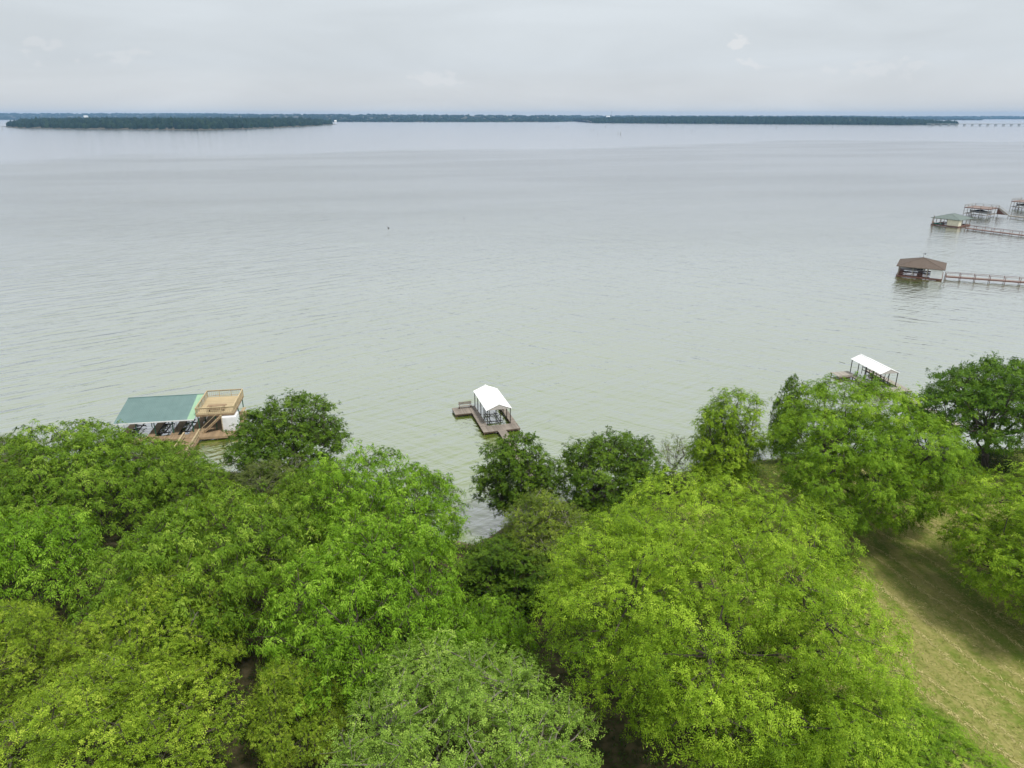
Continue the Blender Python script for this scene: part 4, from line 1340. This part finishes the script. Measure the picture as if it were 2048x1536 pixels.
    for k in range(nm):
        a = 2 * math.pi * (k + rg.uniform(-.3, .3)) / nm
        s = forks[rg.integers(0, len(forks))]
        e_ = C0 + np.array([math.cos(a) * rx * .55, math.sin(a) * ry * .55, rg.uniform(-.25, .35) * rz])
        main += limb(bmz, s, e_, rt * .40, rt * .15, -.06, rg, 6, 4)[1:]
    main += forks[-2:]
    mpn_ = np.array(main)
    lc = []
    for i in range(len(lp)):
        e_ = lp[i] + C0
        j = np.argmin(np.sum((mpn_ - e_) ** 2, 1) + rg.random(len(mpn_)) * 2)
        lc += limb(bmz, mpn_[j], e_, rt * .14 + .02, .035, -.06, rg, 5, 4)[2:]
    # twigs out to the rosettes
    sub = rg.permutation(len(P1))[:min(len(P1), 900)]
    for i in sub:
        e_ = P1[i] + C0
        c_ = lp[L1[i]] + C0
        limb(bmz, c_ + (e_ - c_) * .25, e_ + A[i] * rg.uniform(0, .25), .026, .008, .0, rg, 3, 2)
    out_['trunk'] = tm.mesh('trunk'); out_['trunk'].materials.append(MATS[S['bark']])
    out_['branch'] = bmz.mesh('branch'); out_['branch'].materials.append(MATS[S['bark']])
    if bare:
        out_['bare_twigs'] = []
        for k in range(bare):
            bz = MB()
            i = rg.integers(0, len(lp))
            e_ = lp[i] + C0
            v_ = unit(lax[i] + rg.normal(0, .5, 3))
            L_ = rls[i] * flat + rg.uniform(.7, 1.7)
            pts = limb(bz, e_, e_ + v_ * L_, .045, .012, .05, rg, 4, 4)
            for q_ in range(7):
                b0 = pts[rg.integers(2, 5)]
                limb(bz, b0, b0 + unit(v_ + rg.normal(0, .7, 3)) * L_ * rg.uniform(.2, .42), .018, .007, .05, rg, 3, 2)
            me = bz.mesh('dead_branch'); me.materials.append(MATS['dead_wood'])
            out_['bare_twigs'].append(me)
    return out_

def U1_push(rg, u, sp_):
    """Some rosettes stand out on long shoots."""
    k = np.where(rg.random(len(u)) < .16, rg.uniform(.3, .9, len(u)), rg.uniform(-.15, .15, len(u)))
    return (u * .6 + np.array([0, 0, .6])) * (k * sp_ * 1.2)[:, None]

# grown models: species, radius, upper radius, lower radius, crown centre height, options
MODELS = {
    'giant_pecan': grow('pecan', 13.2, 9.6, 7.4, 9.2, 1, skirt=-.75, trunks=2, lobe=.24, flat=.62, gap=.95, dens=1.05),
    'round_pecan': grow('pecan', 10.4, 9.6, 6.8, 8.2, 2, skirt=-.75, lobe=.26, dens=.98, lf=1.3),
    'airy_pecan': grow('pecan', 4.6, 7.5, 5.0, 6.8, 7, skirt=-.8, lobe=.27, gap=1.0, dens=1.2, lump=.14, lf=1.3),
    'broad_walnut': grow('walnut', 9.6, 6.4, 5.8, 7.2, 17, skirt=-.6, lobe=.27, lf=1.12),
    'tall_walnut': grow('walnut', 8.4, 7.0, 6.2, 7.6, 15, skirt=-.65, lobe=.30),
    'small_walnut': grow('walnut', 5.4, 4.6, 4.0, 5.2, 21, skirt=-.6, lobe=.33),
    'broad_oak': grow('oak', 10.6, 8.6, 4.0, 7.2, 5, skirt=-.4, lobe=.2, gap=1.02, dens=1.0, flat=.5, lf=1.3),
    'round_oak': grow('oak', 7.6, 5.8, 3.8, 5.4, 9, skirt=-.5, lobe=.22, gap=1.0, trunks=3, lf=1.3),
    'ragged_oak': grow('oak', 4.9, 6.1, 4.9, 5.9, 10, skirt=-.95, lobe=.26, gap=1.05, lump=.16, dens=1.15, lf=1.3),
    'olive_bush': grow('olive', 5.4, 4.8, 3.8, 4.8, 11, skirt=-.6, lobe=.26, bare=4, lf=1.2),
    'grey_elm': grow('elm', 8.2, 6.0, 5.0, 6.8, 25, skirt=-.6, lobe=.24, gap=1.04, bare=5, dens=.85, lf=1.1),
    'yellow_oak': grow('yellow_oak', 7.2, 5.6, 4.6, 6.0, 28, skirt=-.6, lobe=.25, bare=7),
    'twiggy': grow('olive', 2.6, 3.4, 2.6, 3.6, 8, skirt=-.7, lobe=.3, gap=1.3, dens=.55, bare=5),
}
MDIM = {'giant_pecan': (13.2, 9.6, 9.2), 'round_pecan': (10.4, 9.6, 8.2), 'airy_pecan': (4.6, 7.5, 6.8), 'broad_walnut': (9.6, 6.4, 7.2), 'tall_walnut': (8.4, 7.0, 7.6), 'small_walnut': (5.4, 4.6, 5.2),
        'broad_oak': (10.6, 8.6, 7.2), 'round_oak': (7.6, 5.8, 5.4), 'ragged_oak': (4.9, 6.1, 5.9), 'olive_bush': (5.4, 4.8, 4.8), 'grey_elm': (8.2, 6.0, 6.8), 'yellow_oak': (7.2, 5.6, 6.0), 'twiggy': (2.6, 3.4, 3.6)}

def place_tree(model, label, x, y, zc, rx, rz, rot=0, leaf=None, twigs=None):
    M_ = MODELS[model]
    mr_, mz_, mh_ = MDIM[model]
    zg = gz(x, y)
    if 'walnut' in model or model == 'yellow_oak':
        rx, rz, zc = rx * .95, rz * 1.12, zc - rz * .09
    nm_ = {'giant_pecan': 'pecan_tree', 'round_pecan': 'pecan_tree', 'airy_pecan': 'pecan_tree', 'broad_walnut': 'walnut_tree', 'tall_walnut': 'walnut_tree', 'small_walnut': 'walnut_tree', 'broad_oak': 'oak_tree',
           'round_oak': 'oak_tree', 'ragged_oak': 'oak_tree', 'olive_bush': 'bush_tree', 'grey_elm': 'elm_tree', 'yellow_oak': 'oak_tree', 'twiggy': 'bush_tree'}[model]
    root = thing(nm_, label, 'tree', (x, y, zg - .05), math.radians(rot))
    # the crown's top must stand at zc + rz
    sz = (zc + rz - zg + .05) / (mh_ + mz_)
    root.scale = (rx / mr_, rx / mr_, sz)
    for part in ('crown', 'trunk', 'branch'):
        o = link(part, M_[part], root)
        if part == 'crown' and leaf:
            o.material_slots[0].link = 'OBJECT'
            o.material_slots[0].material = MATS[leaf]
    for me in M_.get('bare_twigs', [])[:twigs]:
        link('dead_branch', me, root)
    return root

TREES = [
    ('giant_pecan', 'largest tree, a broad bright yellow-green pecan filling the lower right of the wood', 14.8, 42.5, 11.6, 13.0, 9.6, 0, None),
    ('round_pecan', 'tall round bright green pecan in front of the half hidden white-roofed dock', 38.9, 69.6, 9.5, 9.7, 10.0, 0, 'deep_pecan_leaf'),
    ('round_pecan', 'bright green pecan cut off by the right picture edge beside the mown meadow', 48.6, 53.0, 9.1, 9.8, 8.6, 140, None),
    ('round_pecan', 'low pecan at the bottom picture edge under the largest pecan', 23.4, 33.0, 6.2, 6.8, 4.4, 60, 'deep_pecan_leaf'),
    ('broad_oak', 'dark green spreading oak at the waterline on the right picture edge', 63.6, 86.0, 9.0, 10.6, 8.9, 0, 'shore_oak_leaf'),
    ('ragged_oak', 'narrow dark tree peeping up left of the tall round pecan', 37.6, 88.4, 7.2, 2.4, 5.4, 60, None),
    ('airy_pecan', 'upright airy yellow-green tree standing alone by the shore left of the round pecan', 25.9, 77.7, 7.6, 4.2, 7.4, 0, None),
    ('twiggy', 'small thin-crowned tree with bare twigs beside the upright airy tree', 21.1, 83.1, 4.0, 2.3, 3.4, 0, None),
    ('round_oak', 'dark round-topped oak at the waterline behind the largest pecan', 11.4, 74.8, 6.0, 6.8, 4.9, 0, None),
    ('ragged_oak', 'ragged dark oak at the waterline in front of the middle dock gangway', .7, 73.0, 6.3, 4.6, 5.0, 0, None),
    ('olive_bush', 'yellowish olive-green bushy tree between the ragged oak and the largest pecan', 3.6, 60.0, 6.2, 5.4, 5.0, 0, None),
    ('ragged_oak', 'small dark tree in the gap below the olive-green bushy tree', -.5, 55.7, 5.0, 4.1, 3.7, 200, None),
    ('round_oak', 'low dark bush tree between the round-topped oak and the largest pecan', 12.0, 66.5, 3.7, 4.2, 3.0, 90, None),
    ('tall_walnut', 'fresh green walnut with drooping leaves, its crown against the cove water', -12.5, 59.1, 9.7, 7.8, 6.4, 75, 'bright_walnut_leaf'),
    ('tall_walnut', 'large fresh green walnut with lit drooping leaves in the centre of the wood', -10.7, 44.3, 10.0, 8.5, 7.0, 0, 'bright_walnut_leaf'),
    ('small_walnut', 'small walnut between the large fresh green walnut and the largest pecan', -1.6, 44.6, 7.0, 3.9, 3.5, 30, 'bright_walnut_leaf'),
    ('broad_walnut', 'broad dome-shaped dull green walnut in the middle of the left wood', -25.9, 49.8, 9.7, 9.8, 6.5, 0, None),
    ('broad_walnut', 'dome-shaped walnut in front of the green-roofed boathouse at left', -47.6, 70.9, 7.6, 9.7, 5.7, 215, None),
    ('round_oak', 'dark round tree with showing stems right of the lumber sundeck', -28.5, 83.0, 6.0, 7.9, 5.6, 200, None),
    ('olive_bush', 'olive-green tree with bare grey twigs below the dark round tree', -27.6, 74.0, 4.7, 5.2, 3.6, 70, 'dull_olive_leaf'),
    ('small_walnut', 'walnut between the dull green dome and the cove walnut', -21.1, 66.0, 6.6, 5.2, 4.6, 0, None),
    ('small_walnut', 'fresh green walnut at the left picture edge', -42.9, 52.9, 8.5, 6.5, 5.2, 100, 'bright_walnut_leaf'),
    ('small_walnut', 'darker walnut at the left picture edge behind the fresh green one', -52.6, 64.4, 7.0, 5.4, 4.3, 200, None),
    ('small_walnut', 'small walnut hiding the shore end of the boathouse gangway', -42.6, 79.0, 4.4, 4.6, 3.3, 50, None),
    ('small_walnut', 'small dark walnut in the hollow right of the left dome-shaped walnut', -37.5, 72.5, 5.0, 4.6, 3.8, 290, None),
    ('olive_bush', 'greyish bush tree by the water at the left picture edge', -64.7, 80.4, 4.4, 4.8, 4.1, 160, 'dull_olive_leaf'),
    ('grey_elm', 'pale grey-green elm at the bottom picture edge', -3.1, 32.5, 9.5, 8.2, 6.0, 0, None),
    ('yellow_oak', 'yellow-green oak at the left picture edge below the fresh green walnut', -37.2, 41.5, 8.4, 5.2, 4.2, 80, None),
    ('yellow_oak', 'yellow-green oak standing highest of the oaks at the bottom left', -25.8, 41.8, 9.2, 6.2, 5.2, 160, None),
    ('yellow_oak', 'broad yellow-green oak with bare dead twigs at the bottom left picture edge', -25.7, 33.0, 8.2, 8.0, 5.7, 0, None),
    ('yellow_oak', 'small yellow-green oak beside the pale elm', -14.7, 37.5, 7.8, 3.8, 3.6, 250, None),
    ('yellow_oak', 'yellow-green oak in the bottom left corner', -35.5, 30.5, 7.5, 4.6, 4.0, 300, None),
]
for model, label, x, y, zc, rx, rz, rot, leaf in TREES:
    place_tree(model, label, x, y, zc, rx, rz, rot, leaf, None if model not in ('yellow_oak', 'olive_bush') or rx > 5 else 2)

# a bare young tree and low shrubs on the bank
bt_ = thing('bare_tree', 'slender nearly bare tree leaning beside the upright airy tree', 'tree', (23.4, 80.5, gz(23.4, 80.5) - .05))
rg_ = np.random.default_rng(77)
m1, m2 = MB(), MB()
pts = limb(m1, (0, 0, -.3), (.9, .2, 7.6), .11, .02, .02, rg_, 6, 7)
ends = []
for k in range(14):
    s = pts[rg_.integers(2, 7)]
    e_ = np.array(s) + unit(np.array([rg_.normal(0, .7), rg_.normal(0, .7), .9])) * rg_.uniform(1.2, 2.6)
    q = limb(m2, s, e_, .035, .01, .03, rg_, 4, 3)
    for j in range(3):
        ee = q[2] + unit(rg_.normal(size=3) + np.array([0, 0, .8])) * rg_.uniform(.5, 1.1)
        limb(m2, q[2], ee, .014, .005, 0, rg_, 3, 2)
        ends.append(ee)
m1.build('trunk', MATS['pale_bark'], bt_)
m2.build('branch', MATS['pale_bark'], bt_)
ends = np.array(ends)
li = np.repeat(np.arange(len(ends)), 7)
D = unit(rg_.normal(size=(len(li), 3)))
V, T2, tn4 = leaf_faces(ends[li] + rg_.normal(0, .12, (len(li), 3)), D, unit(rg_.normal(size=D.shape) + np.array([0, 0, 1])), np.full(len(li), .2), np.full(len(li), .09), np.clip(rg_.normal(.5, .2, len(li)), 0, 1))
link('crown', np_mesh('crown', V, T2, MATS['olive_leaf'], tn4), bt_)

def shrub(x, y, r, h, mat, label, seed, n=900):
    rg = np.random.default_rng(seed)
    zg = gz(x, y)
    root = thing('shrub', label, 'shrub', (x, y, zg), 0, 'shrubs along the bank')
    u = unit(rg.normal(size=(n, 3))); u[:, 2] = np.abs(u[:, 2])
    ph = rg.uniform(0, 6.28, 3)
    f = 1 + .18 * np.sin(3 * np.arctan2(u[:, 1], u[:, 0]) + ph[0]) + .12 * np.sin(7 * u[:, 0] + ph[1])
    tp = u * np.array([r, r, h]) * (f * rg.uniform(.55, 1.05, n))[:, None]
    tt = rg.normal(0, .15, n)
    li = np.repeat(np.arange(n), 9)
    A = u[li]
    D = unit(A * .6 + rg.normal(size=(len(li), 3)) * .8)
    P = tp[li] + rg.normal(0, .09, (len(li), 3))
    V, T2, t4 = leaf_faces(P, D, unit(A + np.array([0, 0, .8]) + rg.normal(0, .3, D.shape)), .2 * rg.uniform(.7, 1.3, len(li)), .09 * rg.uniform(.7, 1.3, len(li)), np.clip(.5 + tt[li] + rg.normal(0, .12, len(li)), 0, 1))
    link('foliage', np_mesh('foliage', V, T2, MATS[mat], t4), root)
    s_ = MB()
    for k in range(9):
        e_ = unit(np.array([rg.normal(0, .6), rg.normal(0, .6), 1])) * np.array([r, r, h]) * .8
        limb(s_, (rg.normal(0, .15), rg.normal(0, .15), -.2), e_, .04, .012, .05, rg, 4, 3)
    s_.build('stem', MATS['bark'], root)
    return root

SHRUBS = [
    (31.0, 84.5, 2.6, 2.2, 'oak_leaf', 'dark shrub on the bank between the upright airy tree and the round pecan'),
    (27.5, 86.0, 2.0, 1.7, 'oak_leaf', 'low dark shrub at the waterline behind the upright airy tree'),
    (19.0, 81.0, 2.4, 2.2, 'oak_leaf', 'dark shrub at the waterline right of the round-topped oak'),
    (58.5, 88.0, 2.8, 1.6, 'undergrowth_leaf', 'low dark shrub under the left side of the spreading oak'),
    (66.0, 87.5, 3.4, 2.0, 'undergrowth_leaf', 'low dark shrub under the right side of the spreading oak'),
    (-4.5, 61.5, 2.2, 2.4, 'bright_walnut_leaf', 'green shrub at the head of the cove'),
    (-7.5, 66.5, 2.2, 2.2, 'bright_walnut_leaf', 'green shrub at the left edge of the cove head'),
    (-3.2, 66.6, 1.8, 1.6, 'oak_leaf', 'low dark shrub at the water in the cove head'),
    (-1.0, 65.0, 2.0, 2.0, 'oak_leaf', 'dark shrub on the bank below the ragged oak'),
    (-37.0, 79.5, 2.6, 2.6, 'olive_leaf', 'olive shrub on the bank below the boathouse gangway'),
    (-42.0, 82.5, 2.2, 2.0, 'olive_leaf', 'olive shrub beside the shore end of the boathouse gangway'),
    (-33.0, 77.0, 2.6, 2.8, 'olive_leaf', 'olive shrub between the left dome walnut and the twiggy tree'),
    (-20.5, 77.0, 2.4, 2.4, 'oak_leaf', 'dark shrub at the right foot of the dark round tree'),
    (-56.0, 80.5, 2.8, 2.6, 'olive_leaf', 'olive shrub behind the left side of the dome walnut'),
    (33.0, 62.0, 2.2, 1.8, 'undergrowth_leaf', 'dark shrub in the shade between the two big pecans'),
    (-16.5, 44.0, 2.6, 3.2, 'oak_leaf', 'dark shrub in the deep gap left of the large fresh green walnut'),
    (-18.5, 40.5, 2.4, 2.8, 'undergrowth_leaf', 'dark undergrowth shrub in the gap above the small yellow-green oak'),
]
for i, a in enumerate(SHRUBS):
    shrub(*a, seed=200 + i, n=int(150 * a[2]))

# ------------------------------------------------------------------ undergrowth and meadow grass
rg = np.random.default_rng(5)
n = 7000
ux, uy = rg.uniform(-75, 26, n), rg.uniform(26, 90, n)
s = np.interp(ux, SHX, SHY) - uy
ok = s > .4
ux, uy = ux[ok], uy[ok]
uz = bank(ux, uy)
hgt = rg.uniform(.15, 1.0, len(ux))
li = np.repeat(np.arange(len(ux)), 8)
D = unit(rg.normal(size=(len(li), 3)) + np.array([0, 0, .7]))
P = np.stack([ux, uy, uz], 1)[li] + rg.normal(0, .25, (len(li), 3)) * np.array([1, 1, 0]) + np.stack([0 * li, 0 * li, hgt[li] * rg.random(len(li))], 1)
V, T2, t4 = leaf_faces(P, D, unit(rg.normal(0, .4, D.shape) + np.array([0, 0, 1])), rg.uniform(.18, .4, len(li)), rg.uniform(.08, .16, len(li)), np.clip(rg.normal(.5, .22, len(li)), 0, 1))
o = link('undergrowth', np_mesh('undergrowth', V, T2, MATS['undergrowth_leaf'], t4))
tag(o, 'low leafy undergrowth on the shaded floor of the wood', 'undergrowth', kind='stuff')

def swathe(x, y):
    """Mown swathes: 0 green, 1 straw; narrow windrows run down the slope towards the picture's lower right."""
    c, s_ = math.cos(math.radians(17)), math.sin(math.radians(17))
    a = x * c + y * s_
    l = -x * s_ + y * c
    a = a + .35 * np.sin(l * .22 + 1) + .15 * np.sin(l * .61)
    row = np.abs(((a / 1.75) % 1.0) - .5) * 2
    w_ = .30 + .75 * np.exp(-((1 - row) / .32) ** 2) * (.55 + .45 * np.sin(a * .9 + l * .12)) + .28 * np.sin(l * .31 + a * .7) * np.sin(a * .55 + 2) + .16 * np.sin(l * 1.7 + a * 2.3)
    return w_
n = 84000
X_, Y_ = rg.uniform(20, 82, n), rg.uniform(27, 95, n)
s = np.interp(X_, SHX, SHY) - Y_
ok = (s > .3) & (X_ < .78 * (Y_ * .936 + 15) + 3)
X_, Y_, s = X_[ok], Y_[ok], s[ok]
Z_ = bank(X_, Y_)
w_ = swathe(X_, Y_)
lush = np.exp(-np.maximum(s, 0) / 4)
tv = np.clip(.24 + .58 * w_ - .6 * lush + rg.normal(0, .14, len(X_)), 0, 1)
nb_ = 3
li = np.repeat(np.arange(len(X_)), nb_)
hg = (.18 + .16 * np.clip(w_, 0, 1) + .3 * lush)[li] * rg.uniform(.6, 1.4, len(li))
lay = np.array([math.sin(math.radians(17)) * .8, -math.cos(math.radians(17)) * .8, 0])
D = unit(rg.normal(0, .42, (len(li), 3)) * np.array([1, 1, 0]) + np.array([0, 0, .13]) + lay * (.35 + np.clip(w_, 0, 1))[li][:, None] * .8)
P = np.stack([X_, Y_, Z_], 1)[li] + rg.normal(0, .3, (len(li), 3)) * np.array([1, 1, 0])
S_ = unit(np.cross(D, np.array([0, 0, 1.0])) + rg.normal(0, .22, D.shape))
wd_ = rg.uniform(.014, .038, len(li))[:, None]
V = np.stack([P - S_ * wd_, P + S_ * wd_, P + D * hg[:, None]], 1).reshape(-1, 3)
T2 = np.arange(len(V)).reshape(-1, 3)
# windrows: cut straw left in thin pale lines along the mower's tracks
nw = 85000
k_ = rg.integers(-2, 46, nw)
l_ = rg.uniform(10, 95, nw)
a_ = (k_ + rg.normal(0, .07, nw)) * 1.75 - .35 * np.sin(l_ * .22 + 1) - .15 * np.sin(l_ * .61)
c17, s17 = math.cos(math.radians(17)), math.sin(math.radians(17))
xw, yw = a_ * c17 - l_ * s17, a_ * s17 + l_ * c17
okw = (np.interp(xw, SHX, SHY) - yw > 6) & (xw > 20) & (yw > 27) & (xw < .78 * (yw * .936 + 15) + 3) & (np.sin(k_ * 1.9 + l_ * .10) > -.55)
xw, yw = xw[okw], yw[okw]
Pw = np.stack([xw, yw, bank(xw, yw) + rg.uniform(.01, .07, len(xw))], 1)
Dw = unit(np.array([s17, -c17, 0]) + rg.normal(0, .5, Pw.shape) * np.array([1, 1, .25]))
Sw = unit(np.cross(Dw, np.array([0, 0, 1.0])) + rg.normal(0, .2, Pw.shape))
ww = rg.uniform(.02, .045, len(xw))[:, None]
Vw = np.stack([Pw - Sw * ww, Pw + Sw * ww, Pw + Dw * rg.uniform(.2, .45, (len(xw), 1))], 1).reshape(-1, 3)
tw = np.repeat(np.clip(rg.normal(.97, .12, len(xw)), 0, 1), 3)
tg = np.repeat(np.clip(tv[li] + rg.normal(0, .10, len(li)), 0.08, 1), 3)
V, tg = np.concatenate([V, Vw]), np.concatenate([tg, tw])
T2 = np.arange(len(V)).reshape(-1, 3)
o = link('grass', np_mesh('grass', V, T2, MATS['grass_blade'], tg))
tag(o, 'meadow grass mown into straw and green swathes', 'grass', kind='stuff')

# ------------------------------------------------------------------ the air: faint blue haze over the lake
mt, t, out = new_mat('haze_air')
vp = t.nodes.new('ShaderNodeVolumePrincipled')
vp.inputs['Color'].default_value = (0.36, 0.63, 1.0, 1)
vp.inputs['Density'].default_value = 5.0e-5
vp.inputs['Anisotropy'].default_value = 0.0
t.links.new(vp.outputs[0], out.inputs['Volume'])
hz = MB().box(-17000, 17000, -6500, 16000, -4.2, 116).build('haze', mt)
tag(hz, 'thin blue summer haze over the lake', 'haze', kind='stuff')
